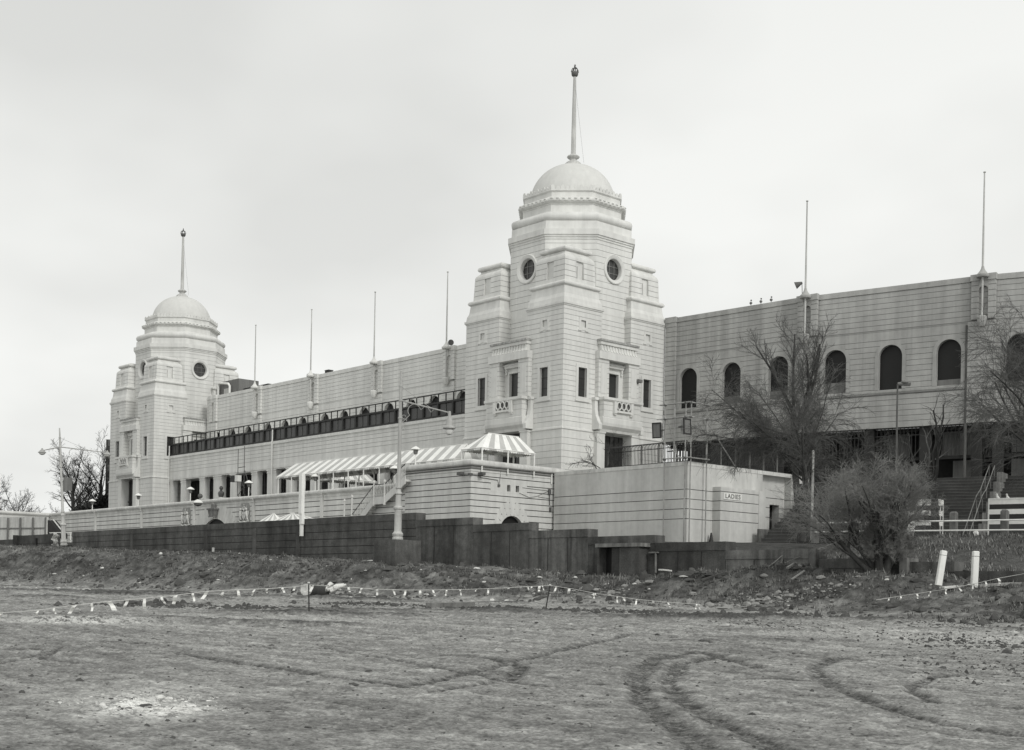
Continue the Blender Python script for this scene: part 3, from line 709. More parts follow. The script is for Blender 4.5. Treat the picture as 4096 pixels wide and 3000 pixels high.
# -------- corner block
CB = thing('corner_block', 'tall grey rusticated corner block with small arched doorway and two little square windows', 'building', (-93, 79, 6))
GB = grooves(5, 12.33)
mb = MB(); rust(mb, [(TX1, YT), (XB, YT), (XB, YL+1.2), (TX1, YL+1.2)], 5, 12.95, GB, dep=.08, gh=.075); bl = obj('wall', mb, MTe, CB)
fr_, Lr = seg_frame((XB, YT), (XB, YL+1.2))
cu = MB(); arch_cut(cu, fr_, 5.1, 1.5, 4, 7.42, .5, -1.2, 24)
for s in (4.6, 5.68): sbox(cu, fr_, (s-.2, -.4, 11.15), (s+.2, .4, 11.75))
cut(bl, cu)
mb = MB(); sbox(mb, fr_, (2.4, -.05, 11.0), (6.9, .008, 11.93))   # plain panel round the little windows
cu = MB()
for s in (4.6, 5.68): sbox(cu, fr_, (s-.2, -.4, 11.15), (s+.2, .4, 11.75))
for i in range(9):
    a0, a1 = math.pi*(.10+.80*i/9)+.02, math.pi*(.10+.80*(i+1)/9)-.02
    ro = 2.35+.55*math.sin((a0+a1)/2)**4
    vs = [fr_(5.1+r_*math.cos(a), nn, 7.42+r_*math.sin(a)) for nn in (-.05, .012) for r_, a in ((1.5,a0),(ro,a0),(ro,a1),(1.5,a1))]
    mb.add(vs, [(0,1,2,3),(7,6,5,4),(0,4,5,1),(1,5,6,2),(2,6,7,3),(3,7,4,0)])
su = obj('arch_surround', mb, MTe, CB); cut(su, cu)
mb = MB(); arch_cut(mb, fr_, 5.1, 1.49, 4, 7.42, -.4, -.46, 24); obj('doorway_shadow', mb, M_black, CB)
mb = MB()
for s in (4.6, 5.68): sbox(mb, fr_, (s-.21, -.34, 11.1), (s+.21, -.38, 11.8))
obj('little_window', mb, M_black, CB)
mb = MB()
co = [(-.5,12.9),(.02,12.9),(.02,13.02),(.1,13.1),(.1,13.2),(.25,13.25),(.32,13.36),(.32,13.62),(.22,13.74),(0,13.8),(-.5,13.8)]
def ringprof(mb, poly, prof, m=0, mats=None):
    mb.loft([[(p[0], p[1], z) for p in offset_poly(poly, -n)] for n, z in prof], m, False, mats)
pl = [(TX1, YT), (XB, YT), (XB, YL+1.2), (TX1, YL+1.2)]
ringprof(mb, pl, co[1:], 0, [1,0,1,0,0,0,0,0,0,0]); mb.loft([[(p[0], p[1], z) for p in offset_poly(pl, o)] for o, z in ((0,13.8),(.45,13.8),(.45,12.6))], 0, False)
ringprof(mb, pl, [(.0,12.70),(.05,12.72),(.05,12.77),(0,12.79)])
obj('coping', mb, [M_cop, M_tjoint], CB, 40)
p = onY(k3(1288, 440), YT)
t = thing('corner_floodlights', 'pair of small dark floodlights on the corner of the grey block', 'floodlight', (XB, YT, 12.45))
mb = MB(); mb.box((XB-.15, YT-.25, 12.3), (XB+.15, YT+.1, 12.5)); mb.tube([(XB-.85, YT-.25, 12.45), (XB+.1, YT-.2, 12.4), (XB+.2, YT+.7, 12.45)], .035, 6); obj('bracket', mb, M_rust, t)
for q in ((XB-1.0, YT-.4), (XB+.35, YT+1.0)):
    mb = MB(); mb.box((q[0]-.3, q[1]-.2, 12.38), (q[0]+.3, q[1]+.2, 12.62)); mb.box((q[0]-.24, q[1]-.26, 12.34), (q[0]+.24, q[1]+.14, 12.38)); obj('lamp_head', mb, M_rust, t)
t = thing('wall_cables', 'thin dark cables and small boxes fixed along the block wall by the corner', 'cables', (XB, 80, 12))
mb = MB()
mb.tube([(XB+.04, 75.3, 12.2), (XB+.04, 77.5, 12.1), (XB+.04, 77.6, 11.7)], .03, 5); mb.tube([(XB+.03, 77.9, 13.2), (XB+.03, 77.7, 11.75)], .02, 4)
mb.tube([(XB+.03, 80.6, 11.62), (XB+.03, 82.3, 11.58), (XB+.03, 84.0, 11.55)], .02, 4); mb.tube([(XB+.03, 80.2, 11.1), (XB+.05, 81.5, 10.75), (XB+.04, 82.5, 10.95), (XB+.04, 83.9, 11.5)], .02, 4); mb.tube([(XB+.03, 82.6, 10.9), (XB+.03, 84.2, 10.8)], .02, 4)
mb.tube([(XB+.05, 84.05, 11.8), (XB+.05, 84.1, 10.2)], .05, 5); obj('wire', mb, M_rust, t)
mb = MB(); mb.box((XB, 77.5, 11.5), (XB+.12, 77.75, 11.72)); mb.box((XB, 83.9, 11.2), (XB+.15, 84.2, 11.7)); mb.box((XB, 84.1, 9.6), (XB+.15, 84.3, 10.0)); obj('junction_box', mb, M_rust, t)
mb = MB(); mb.tube([(XB+.08, 84.3, 13.25), (XB+.08, 84.3, 12.2)], .07, 6); obj('conduit', mb, M_white, t)

# -------- toilet block
LB = thing('toilet_block', 'low pale concrete toilet block with banded walls and a dark doorway', 'building', (-75, 90, 6))
GL = [10.95, 10.12, 9.27, 8.41]
mb = MB(); rust(mb, [(XB+.3, YL), (XL, YL), (XL, 95.0), (XB+.3, 95.0)], 4, 13.3, GL, dep=.06, gh=.06); w1 = obj('wall', mb, [M_ladies, M_tjoint], LB)
mb = MB(); rust(mb, [(XB+.3, 95.0), (XL-.7, 95.0), (XL-.7, 99.3), (XB+.3, 99.3)], 4, 13.28, [11.0, 10.1, 9.2], dep=.06, gh=.06); w2 = obj('wall', mb, [M_ladies, M_tjoint], LB)
cu = MB(); cu.box((XL-1.8, 97.05, 6), (XL+1, 98.5, 10.55)); cut(w2, cu)
mb = MB(); mb.box((XL-1.5, 97.0, 6), (XL-1.55, 98.6, 10.6)); mb.box((XL-1.45, 97.05, 10.4), (XL-.68, 98.5, 10.55), 1); obj('doorway', mb, [M_black, M_hoard], LB)
mb = MB(); rust(mb, [(XL-3, 99.3), (XL+.05, 99.3), (XL+.05, 102.1), (XL-3, 102.1)], 4, 13.3, [10.9, 10.1, 9.25], dep=.05, gh=.07); obj('wall', mb, [M_ladies, M_tjoint], LB)
mb = MB(); bump = [(XL+.0, 87.9), (XL+.95, 87.9), (XL+.95, 93.4), (XL+.85, 95.0), (XL+.0, 95.0)]
mb = MB(); rust(mb, [(XL-.1, 87.9), (XL+.9, 87.9), (XL+.9, 93.3), (XL-.1, 93.3)], 4, 11.35, GL, dep=.06, gh=.06); mb.box((XL-.1, 93.3), (XL+.9, 94.4)) if False else None
mb.prism([(XL-.1, 93.31), (XL+.93, 93.31), (XL+.93, 94.3), (XL-.1, 94.3)], 4, 11.33); obj('screen_wall', mb, [M_ladies, M_tjoint], LB)
mb = MB(); mb.extr([(0,12.98),(.035,13.0),(.035,13.34),(-.4,13.34),(-.4,12.98)], (XB+.3, YL), (XL, YL)); mb.extr([(0,12.98),(.035,13.0),(.035,13.34),(-.4,13.34),(-.4,12.98)], (XL, YL), (XL, 99.3)); obj('roof_edge', mb, M_cop, LB)
mb = MB(); mb.box((XL-.6, 94.5, 5), (XL+1.6, 99.2, 7.9)); mb.box((XL+.2, 99.0, 5), (XL+1.7, 100.2, 8.7)); 
for i in range(4): mb.box((XL+.9, 93.0+.5*i, 5), (XL+1.9, 93.5+.5*i, 6.3+.35*i))
obj('entrance_steps', mb, M_dark2, LB)
def facing(x, p0, p1, dp, m, nm):
    a, b = onX(k7(*p0), x), onX(k7(*p1), x); mb = MB(); mb.box((x-dp, a[1], 4), (x, b[1], a[2])); return obj(nm, mb, m, LB)
facing(XL+1.9, (1282, 745), (1482, 870), .4, M_dark2, 'step_wall'); facing(XL+2.3, (1482, 690), (1562, 870), .8, M_dark2, 'step_pier'); facing(XL+2.1, (1562, 700), (1790, 870), .5, M_dark2, 'step_wall')
facing(XL+5.5, (1060, 872), (1330, 930), .4, M_dark2, 'step_wall')
# sign
p = onX(k7(1017, 442), XL+.93); sy, sz = p[1], p[2]
t = thing('toilet_sign', 'white rectangular sign reading LADIES on the toilet block', 'sign', (XL+.93, sy, sz))
hw = (onX(k7(1098, 442), XL+.93)[1]-onX(k7(933, 442), XL+.93)[1])/2; hh = .27
mb = MB(); mb.box((XL+.9, sy-hw, sz-hh), (XL+.955, sy+hw, sz+hh)); obj('board', mb, M_white, t)
cv = bpy.data.curves.new('txt', 'FONT'); cv.body = 'LADIES'; cv.size = .5; cv.align_x = 'CENTER'; cv.align_y = 'CENTER'; cv.extrude = .004; cv.offset = .012; cv.space_character = 1.12
o = bpy.data.objects.new('txt', cv); COL.objects.link(o); bpy.context.view_layer.update()
me = bpy.data.meshes.new_from_object(o.evaluated_get(bpy.context.evaluated_depsgraph_get())); bpy.data.objects.remove(o)
w = max(v.co.x for v in me.vertices)-min(v.co.x for v in me.vertices); sF = 1.72*hw/w
for v in me.vertices: x, y, z = v.co; v.co = (.03+z, x*sF, y*1.08)
me.materials.clear(); me.materials.append(M_letter); o = bpy.data.objects.new('lettering', me); COL.objects.link(o); o.parent = t
o.location = (0, 0, 0)
t = thing('traffic_cone', 'dark cone standing against the wall by the corner of toilet block', 'cone', (XL+.4, 87.4, 6.2))
mb = MB(); mb.lathe([(.3,6.2),(.3,6.26),(.24,6.27),(.07,7.3),(.05,7.32)], (XL+.35, 87.4), 12); obj('cone', mb, M_frame, t, 40); mb = MB(); mb.box((XL+.0, 87.05, 6.15), (XL+.7, 87.75, 6.22)); obj('base', mb, M_frame, t)

# ================================================================ striped canopies
def stripes(mb, A, B, Cc, D, n, first=0):
    """quad A-B (eave) to D-C (ridge) split in n stripes"""
    A, B, Cc, D = [np.array(p, float) for p in (A, B, Cc, D)]
    for i in range(n):
        t0, t1 = i/n, (i+1)/n
        mb.add([A+(B-A)*t0, A+(B-A)*t1, D+(Cc-D)*t1, D+(Cc-D)*t0], [(0,1,2,3)], (i+first) % 2)
def scallop(mb, A, B, n, drop=.24, m0=0):
    A, B = np.array(A, float), np.array(B, float)
    for i in range(n):
        t0, t1 = i/n, (i+1)/n; a, b = A+(B-A)*t0, A+(B-A)*t1; c = (a+b)/2; dz = np.array([0,0,1.])
        mb.add([a, b, b-dz*drop*.55, c-dz*drop, a-dz*drop*.55], [(0,1,2,3,4)], (i//3+m0) % 2)
def canopy(label, grp, x0, x1, y0, y1, ze, zr, zf, axis, nl, posts, hip=(1.2, 1.2), nscal=60):
    """hipped striped awning on posts. axis 'x': ridge along x"""
    t = thing('striped_canopy', label, 'canopy', ((x0+x1)/2, (y0+y1)/2, zf), grp)
    mb = MB()
    if axis == 'x':
        ym = (y0+y1)/2; e = [(x0,y0,ze),(x1,y0,ze),(x1,y1,ze),(x0,y1,ze)]; r0, r1 = (x0+hip[0],ym,zr), (x1-hip[1],ym,zr)
        stripes(mb, e[0], e[1], r1, r0, nl); stripes(mb, e[2], e[3], r0, r1, nl); stripes(mb, e[1], e[2], r1, r1, 3, nl); stripes(mb, e[3], e[0], r0, r0, 3)
    else:
        xm = (x0+x1)/2; e = [(x0,y0,ze),(x1,y0,ze),(x1,y1,ze),(x0,y1,ze)]; r0, r1 = (xm,y0+hip[0],zr), (xm,y1-hip[1],zr)
        stripes(mb, e[1], e[2], r1, r0, nl); stripes(mb, e[3], e[0], r0, r1, nl); stripes(mb, e[0], e[1], r0, r0, 3, 0); stripes(mb, e[2], e[3], r1, r1, 3)
    obj('canvas_roof', mb, [M_canW, M_canG], t, recalc=False)
    mb = MB()
    for a, b in ((0,1),(1,2),(2,3),(3,0)):
        l = math.dist(e[a], e[b]); scallop(mb, e[a], e[b], max(3, int(l/.28)))
    obj('valance', mb, [M_canW, M_canG], t, recalc=False)
    mb = MB()
    for a, b in ((0,1),(1,2),(2,3),(3,0)): mb.tube([e[a], e[b]], .045, 6)
    mb.tube([r0, r1], .05, 6)
    obj('rail', mb, M_white, t)
    for x, y in posts:
        mb = MB(); mb.tube([(x, y, zf), (x, y, ze)], .075, 6); obj('post', mb, M_white, t)
    return t
xs = [-123.6+2.72*k for k in range(12)]
canopy('long striped walkway canopy on white posts along the terrace', 'striped canopies', -124.05, -92.7, 75.6, 79.0, 14.2, 15.72, 11.0, 'x', 37,
       [(x, 75.65) for x in xs]+[(x, 78.9) for x in xs], (1.3, .15))
canopy('small hipped striped canopy on the roof of the corner block', 'striped canopies', -91.45, -88.45, 75.4, 82.0, 14.92, 16.52, 12.7, 'y', 9,
       [(-88.5, 75.45), (-88.5, 78.6), (-88.5, 81.9), (-91.4, 75.45), (-91.4, 78.6), (-91.4, 81.9)], (2.0, .8))
b = onY(z6(1035, 430), 88.8); a = onX(z6(90, 345), b[0]); print('CAN2', a, b)
canopy('striped entrance canopy seen beneath the long walkway canopy', 'striped canopies', b[0]-3.4, b[0], a[1]-.3, b[1], b[2], b[2]+1.6, 11.0, 'y', 10, [(b[0], a[1]-.2), (b[0], b[1]-3), (b[0]-3.4, a[1]-.2), (b[0]-3.4, b[1]-3)], (1.2, 1.0))
pk = onY(d(640, 1131), 70); pk2 = onY(d(601, 1132), 71.5)
canopy('striped tent roof rising above the dark wall, right one', 'striped canopies', pk[0]-3.0, pk[0]+6.5, 68.3, 71.7, 8.15, pk[2], 6.15, 'x', 10, [(pk[0]-2.9, 68.4), (pk[0]+6.4, 68.4), (pk[0]-2.9, 71.6), (pk[0]+6.4, 71.6)], (3.0, 5.8))
canopy('striped tent roof rising above the dark wall, left smaller one', 'striped canopies', pk2[0]-2.4, pk2[0]+2.6, 69.9, 73.2, 8.15, pk2[2]+.05, 6.15, 'x', 5, [(pk2[0]-2.3, 70), (pk2[0]+2.5, 70), (pk2[0]-2.3, 73.1), (pk2[0]+2.5, 73.1)], (2.3, 2.4))

# ================================================================ outside stair on the terrace wall
SY = 73.55
ST = thing('outside_stair', 'cast grey stair with fretted railings climbing the terrace wall to the block', 'stairs', (-105, SY, 6))
P = lambda x, y: onY(k3(x, y), SY)
A0, A1, A2, A3, A4 = P(60, 985), P(438, 672), P(520, 655), P(690, 530), P(560, 640)
land0, land1 = P(428, 668), P(522, 660); top = P(692, 532); zl = (land0[2]+land1[2])/2
mb = MB()
slope = (zl-6.2)/1.0
x_l0, x_l1, x_t = land0[0], land1[0], top[0]+.2
zt = 12.7
x_b = x_l0-(zl-6.1)*1.32
def string(xa, za, xb, zb, hgt=.75):
    vs = [(x, y, z) for y in (SY, SY+.1) for x, z in ((xa, za-hgt*.5), (xb, zb-hgt*.5), (xb, zb+hgt*.5), (xa, za+hgt*.5))]
    mb.add(vs, [(0,1,2,3),(7,6,5,4),(0,4,5,1),(1,5,6,2),(2,6,7,3),(3,7,4,0)])
string(x_b, 6.1, x_l0, zl); string(x_l0, zl, x_l1, zl); string(x_l1, zl, x_t, zt-.4)
mb.box((x_l0, SY+.1, zl+.05), (x_l1, YT+.1, zl+.3))
for i in range(14): t_ = i/14; mb.box((x_l1+(x_t-x_l1)*t_, SY+.1, zl+(zt-.4-zl)*t_), (x_l1+(x_t-x_l1)*(t_+1/14), YT, zl+(zt-.4-zl)*t_+.2))
for i in range(18): t_ = i/18; mb.box((x_b+(x_l0-x_b)*t_, SY+.1, 6.1+(zl-6.1)*t_), (x_b+(x_l0-x_b)*(t_+1/18), YT, 6.1+(zl-6.1)*t_+.2))
obj('flight', mb, M_terr, ST)
mb = MB()
def rail(xa, za, xb, zb):
    mb.tube([(xa, SY+.03, za+1.55), (xb, SY+.03, zb+1.55)], .05, 5, 1); mb.tube([(xa, SY+.03, za+.55), (xb, SY+.03, zb+.55)], .03, 5)
    n = max(2, int(abs(xb-xa)/.42))
    for i in range(n+1):
        x = xa+(xb-xa)*i/n; z = za+(zb-za)*i/n
        mb.tube([(x, SY+.03, z+.4), (x, SY+.03, z+1.52)], .028, 4)
        if i < n:
            x2 = xa+(xb-xa)*(i+1)/n; z2 = za+(zb-za)*(i+1)/n
            mb.tube([(x, SY+.03, z+.6), ((x+x2)/2, SY+.03, (z+z2)/2+1.05), (x2, SY+.03, z2+.6)], .025, 4); mb.tube([(x, SY+.03, z+1.5), ((x+x2)/2, SY+.03, (z+z2)/2+1.05), (x2, SY+.03, z2+1.5)], .025, 4)
rail(x_b, 6.1, x_l0, zl); rail(x_l0, zl, x_l1, zl); rail(x_l1, zl, x_t, zt-.4); obj('fretted_railing', mb, [M_cop, M_rust], ST)
for x, z in ((x_l0, zl), (x_l1, zl), (P(170, 700)[0], P(170, 800)[2]-.3), (P(235, 700)[0], P(235, 790)[2])):
    mb = MB(); mb.lathe([(.12,z-.5),(.16,z-.3),(.09,z),(.09,z+1.7),(.14,z+1.75),(.14,z+1.85),(.06,z+2.0)], (x, SY+.03), 8); obj('newel', mb, M_cop, ST, 40)

# ================================================================ lamps
def mushroom(px, Y, label, grp='white mushroom lamps on the terrace', zb=11.0):
    p = onY(px, Y); x, z = p[0], p[2]
    t = thing('terrace_lamp', label, 'lamp', (x, Y, zb), grp)
    mb = MB(); mb.lathe([(.12,zb),(.06,zb+.2),(.055,z-.75)], (x, Y), 8); obj('post', mb, M_white, t, 40)
    mb = MB(); mb.lathe([(.1,z-.8),(.2,z-.7),(.24,z-.45),(.22,z-.32)], (x, Y), 10); obj('lantern', mb, M_dark2, t, 40)
    mb = MB(); mb.lathe([(.5,z-.36),(.52,z-.32),(.3,z-.14),(.12,z-.04),(.03,z)], (x, Y), 14); obj('cap', mb, M_white, t, 40)
mushroom(k2(383, 465), 75.6, 'white mushroom lamp left of the bronze bust, in front of second column gap')
mushroom(k2(934, 403), 75.6, 'white mushroom lamp beside the thin scaffold mast on terrace')
mushroom(k2(1563, 340), 75.6, 'white mushroom lamp under the long striped canopy near its left end')
mushroom(z6(1425, 62), 75.2, 'white mushroom lamp behind the tall street lamp at canopy')
mushroom(k3(800, 186), 74.7, 'white mushroom lamp standing on the corner block coping before the canopy', zb=13.8)
mushroom(k1(1407, 820), 76.0, 'white mushroom lamp in front of the far tower base')
mushroom(k1(940, 878), 75.2, 'white mushroom lamp at the left end of terrace before the bare trees')
# street lamps
def street_lamp(base, top, label, arms, sign=False):
    t = thing('street_lamp', label, 'street lamp', tuple(base), 'tall ornate street lamps')
    b = np.array(base, float); u = np.array(top, float)-b; Hh = np.linalg.norm(u); u /= Hh
    def pr(z): return b+u*z
    mb = MB()
    def seg(prof):
        n = 14; X = np.cross(u, [0,1,0]); X /= np.linalg.norm(X); W = np.cross(u, X)
        mb.loft([[pr(z)+r*(math.cos(2*math.pi*i/n)*X+math.sin(2*math.pi*i/n)*W) for i in range(n)] for r, z in prof])
    seg([(.36,0),(.36,.16),(.3,.22),(.36,.3),(.37,.42),(.28,.52),(.24,.6),(.24,1.9),(.26,1.95),(.26,2.0),(.33,2.06),(.33,2.18),(.22,2.26),(.2,2.4),(.19,3.0),(.25,3.04),(.25,3.12),(.17,3.2),(.15,3.4)])
    obj('base_column', mb, M_poleL, t, 40)
    mb = MB(); seg([(.15,3.38),(.21,3.42),(.21,3.46),(.14,3.55),(.115,7.0),(.11,8.0),(.15,8.02),(.15,8.1),(.11,8.14),(.105,Hh-2.0),(.14,Hh-1.98),(.14,Hh-1.88),(.1,Hh-1.85),(.095,Hh-1.05),(.12,Hh-1.03),(.12,Hh-.93),(.08,Hh-.9),(.065,Hh)])
    obj('shaft', mb, M_pole if not sign else M_poleL, t, 40)
    for (dirv, ln, drop, kind) in arms:
        dv = np.array([*dirv, 0.]); dv /= np.linalg.norm(dv); a = pr(Hh-1.93); e = a+dv*ln+np.array([0,0,drop])
        mb = MB(); mb.tube([a, e], [.06, .045], 6); mb.tube([pr(Hh-1.0), a+(e-a)*.62], .014, 4)
        # scroll brackets
        c = a+(e-a)*.28+np.array([0,0,-.45]); rr = .42
        mb.tube([pr(Hh-3.4)+dv*.12]+[c+rr*(math.cos(q)*dv*-1+math.sin(q)*np.array([0,0,1.])) for q in [math.pi*(-.25+1.0*i/8) for i in range(9)]], .025, 5)
        for zc, r2 in ((Hh-3.3, .16), (Hh-3.0, .12), (Hh-3.75, .1)):
            mb.tube([pr(zc)+dv*(.12+r2)+r2*(math.cos(q)*dv+math.sin(q)*np.array([0,0,1.])) for q in [2*math.pi*i/9 for i in range(8)]], .02, 4)
        for q in (.35, .55): mb.tube([a+(e-a)*q, a+(e-a)*(q+.07)+np.array([0,0,-.28]), a+(e-a)*(q+.14)], .018, 4)
        ao = obj('arm', mb, M_pole, t)
        mb = MB()
        if kind == 'bell':
            mb.lathe([(.07,e[2]+.1),(.1,e[2]),(.1,e[2]-.3),(.17,e[2]-.4),(.22,e[2]-.55),(.24,e[2]-.85),(.42,e[2]-.98),(.42,e[2]-1.05),(.28,e[2]-1.06),(.28,e[2]-1.14)], (e[0], e[1]), 14); lo = obj('lamp_head', mb, M_pole, t, 40)
            mb = MB(); mb.lathe([(.27,e[2]-1.13),(.28,e[2]-1.25),(.2,e[2]-1.42),(.06,e[2]-1.46)], (e[0], e[1]), 14); obj('globe', mb, M_lamp, lo, 40)
        else:
            mb.lathe([(.06,e[2]+.25),(.12,e[2]+.1),(.35,e[2]-.12),(.42,e[2]-.22),(.3,e[2]-.25)], (e[0], e[1]), 14); lo = obj('lamp_head', mb, M_pole, t, 40)
            mb = MB(); mb.lathe([(.3,e[2]-.24),(.28,e[2]-.36),(.1,e[2]-.44)], (e[0], e[1]), 12); obj('globe', mb, M_lamp, lo, 40)
    if sign:
        p = pr(6.15); v = RT*.8+FW*.3; v /= np.linalg.norm(v)
        mb = MB(); q0 = p+v*.13; q1 = p+v*1.0
        mb.add([q0+np.array([0,0,-.5]), q1+np.array([0,0,-.5]), q1+np.array([0,0,.85]), q0+np.array([0,0,.85])]+[x_+FW*.06 for x_ in (q0+np.array([0,0,-.5]), q1+np.array([0,0,-.5]), q1+np.array([0,0,.85]), q0+np.array([0,0,.85]))], [(0,1,2,3),(7,6,5,4),(0,4,5,1),(1,5,6,2),(2,6,7,3),(3,7,4,0)])
        obj('sign_plate', mb, M_panel, t)
    return t
LBASE = onD(d(876, 1190), 84.6); LTOP = onD(d(884, 818), 84.6)
street_lamp(LBASE, (LTOP[0], LTOP[1], LTOP[2]), 'tall ornate street lamp with one arm, on a concrete plinth at centre', [((RT[0], RT[1]), 3.25, -.75, 'bell')])
b2 = onD(k1(650, 1352), 131.0); t2 = onD(k1(605, 158), 131.0)
v1 = onD(k1(435, 350), 129)-onD(k1(605, 312), 131.0)
street_lamp(b2, t2, 'tall pale street lamp with two arms, leaning at the far left end', [((-RT[0]-.2*FW[0], -RT[1]-.2*FW[1]), 1.75, -.45, 'dish'), ((RT[0]+.35*FW[0], RT[1]+.35*FW[1]), 4.6, -.35, 'dish')], True)
t = thing('lamp_plinth', 'rough dark concrete block carrying the central street lamp', 'plinth', (LBASE[0], LBASE[1], 3))
mb = MB(); hx = 1.15; x, y, z = LBASE
mb.loft([[(x+a*(hx+.15), y-.9-.1, 2.6) if False else (x+a*(hx+.12), y+b_*1.1-.05, zz) for a, b_ in ((-1,-1),(1,-1),(1,1),(-1,1))] for zz in (2.6,)]+[[(x+a*hx, y+b_*1.05, zz) for a, b_ in ((-1,-1),(1,-1),(1,1),(-1,1))] for zz in (z-.02,)]); o = obj('block', mb, M_dark, t)
mb = MB(); mb.box((x-.5, y-.5, z-.02), (x+.5, y+.5, z+.03)); obj('pad', mb, M_dark, t)
# white post fixed to the wall
a = onY(d(665.5, 1043), 53.3); b = onY(d(662, 1181), 53.3)
t = thing('white_post', 'tall white square post fixed to the face of the dark wall', 'post', (b[0], 53.3, b[2]))
mb = MB(); mb.box((b[0]-.2, 53.2, b[2]+1.7), (b[0]+.2, 53.48, a[2])); obj('shaft', mb, M_white, t)
mb = MB(); mb.box((b[0]-.14, 53.3, b[2]), (b[0]+.1, 53.5, b[2]+.9)); mb.box((b[0]-.12, 53.25, b[2]+.9), (b[0]+.2, 53.5, b[2]+1.7)); obj('foot', mb, M_white, t)
# bronze bust on the terrace
p = onY(k2(672, 460), 76.0); x, z = p[0], p[2]
t = thing('bronze_bust', 'dark bronze bust on a pale pedestal behind the terrace coping', 'statue', (x, 76, 11))
mb = MB(); mb.box((x-.6, 75.5, 11), (x+.6, 76.5, z-1.35)); mb.box((x-1.6, 75.3, 11), (x+1.5, 76.7, z-1.95)); obj('pedestal', mb, M_cop, t)
mb = MB(); mb.loft([[(x+a*math.cos(q), 76+b_*math.sin(q), z+zz) for q in [2*math.pi*i/12 for i in range(12)]] for a, b_, zz in ((.3,.22,-1.4),(.38,.26,-1.2),(.52,.3,-.95),(.56,.3,-.8),(.42,.26,-.66),(.17,.17,-.58),(.15,.15,-.42))]); mb.ball((x+.02, 76, z-.22), .24, 12, 0, (.85,1,1.1)); mb.ball((x+.2, 75.9, z-.25), .06, 6); mb.ball((x+.12,75.95,z-.38), .12, 8)
for sg in (-1,1): mb.ball((x, 76+sg*.22, z-.24), .05, 6)
obj('bust', mb, M_bronze, t, 60)
# scaffold mast with floodlight on the terrace
t = thing('scaffold_mast', 'thin scaffold mast with a boxed floodlight standing on the terrace', 'scaffold', (-129.5, 76.5, 11))
Pm = lambda x, y, Y=76.5: onY(z4(x, y), Y)
mb = MB()
for (a, b) in (((955,-300), (935,730)), ((1095,-360), (1075,700)), ((955,115), (1100,90)), ((940,268), (1100,250)), ((1100,180), (1240,690)), ((1090,350), (1010,540)), ((1005,420), (1090,560)), ((1060,560), (940,730))): mb.tube([Pm(*a), Pm(*b)], .045, 5)
for xx in (955, 1095): q = Pm(xx, 700); mb.tube([q, (q[0], q[1], 11)], .045, 5)
obj('frame', mb, M_rust, t)
mb = MB(); a = Pm(840, 300, 76.2); b = Pm(930, 425, 76.2); mb.box((a[0], 75.8, b[2]), (b[0], 76.3, a[2])); mb.box((b[0]+.02, 75.85, b[2]), (b[0]+.7, 76.35, a[2]), 1); obj('floodlight', mb, [M_frame, M_terr], t)
t = thing('wall_globe', 'small dark globe fitting on a column left of the bust', 'lamp', (-139, 75.2, 12.5))
p = onY(z4(115, 738), 75.2); mb = MB(); mb.ball(p, .3, 10); obj('globe', mb, M_rust, t, 60); mb = MB(); mb.tube([(p[0], p[1], p[2]-.25), (p[0], p[1], 11)], .04, 5); obj('stem', mb, M_rust, t)
# floodlight on near tower portal
p = onX((2200+1165/3.304, 1300+745/3.304), -89.5)
t = thing('tower_floodlight', 'small grey floodlight on the right face of near tower beside its portal door', 'floodlight', p)
mb = MB(); mb.box((p[0], p[1]-.3, p[2]-.15), (p[0]+.4, p[1]+.25, p[2]+.15)); obj('lamp_head', mb, M_panel, t); mb = MB(); mb.tube([(p[0]-.1, p[1]-.2, p[2]-.3), (p[0]+.2, p[1], p[2]-.1)], .05, 5); obj('bracket', mb, M_rust, t)
# ================================================================ ground
def lerp_tab(x, tab): return np.interp(x, [t[0] for t in tab], [t[1] for t in tab])
def vnoise(x, y, seed):
    xi = np.floor(x).astype(np.int64); yi = np.floor(y).astype(np.int64); fx, fy = x-xi, y-yi
    def h(a, b):
        n = (a*374761393+b*668265263+seed*974634777) & 0x7fffffff; n = ((n ^ (n >> 13))*1274126177) & 0x7fffffff
        return ((n ^ (n >> 16)) & 0xffff)/65535.0
    u = fx*fx*(3-2*fx); v = fy*fy*(3-2*fy)
    return (h(xi,yi)*(1-u)+h(xi+1,yi)*u)*(1-v)+(h(xi,yi+1)*(1-u)+h(xi+1,yi+1)*u)*v
def fbm(x, y, seed, o=4, g=.5):
    s = 0; a = 1; t = 0
    for k in range(o): s = s+a*(vnoise(x*2**k, y*2**k, seed+k*17)-.5); t += a; a *= g
    return s/t*2
BASE = [(-260,6.1),(-150,6.05),(-127,5.6),(-113,4.98),(-101,4.55),(-91,4.43),(-73,3.68),(-61,3.43),(-53,3.0),(-36,2.9),(-26,2.66),(0,2.3),(40,2.0)]
FOOT = [(-260,30),(-150,37),(-120,40.5),(-100,41.5),(-75,42.5),(-60,43.5),(-50,45.5),(-40,46.3),(-30,44.6),(-22,43.0),(0,40)]
MOUNDS = []   # (x, y, radius along view-x, radius in depth, height)
def add_mound(px, dep, rx, rz, h): h = h*.5; q = onD(d(*px), dep); MOUNDS.append((q[0], q[1], rx, rz, h))
add_mound((1640, 1300), 63.5, 2.6, 1.6, .75); add_mound((1730, 1290), 62.5, 2.4, 1.5, 1.0); add_mound((1560, 1305), 66, 2.6, 1.5, .5)
add_mound((1905, 1290), 58.5, 2.2, 1.2, .95); add_mound((1985, 1295), 56.5, 2.6, 1.2, .9); add_mound((1820, 1310), 60, 1.8, 1.2, .45)
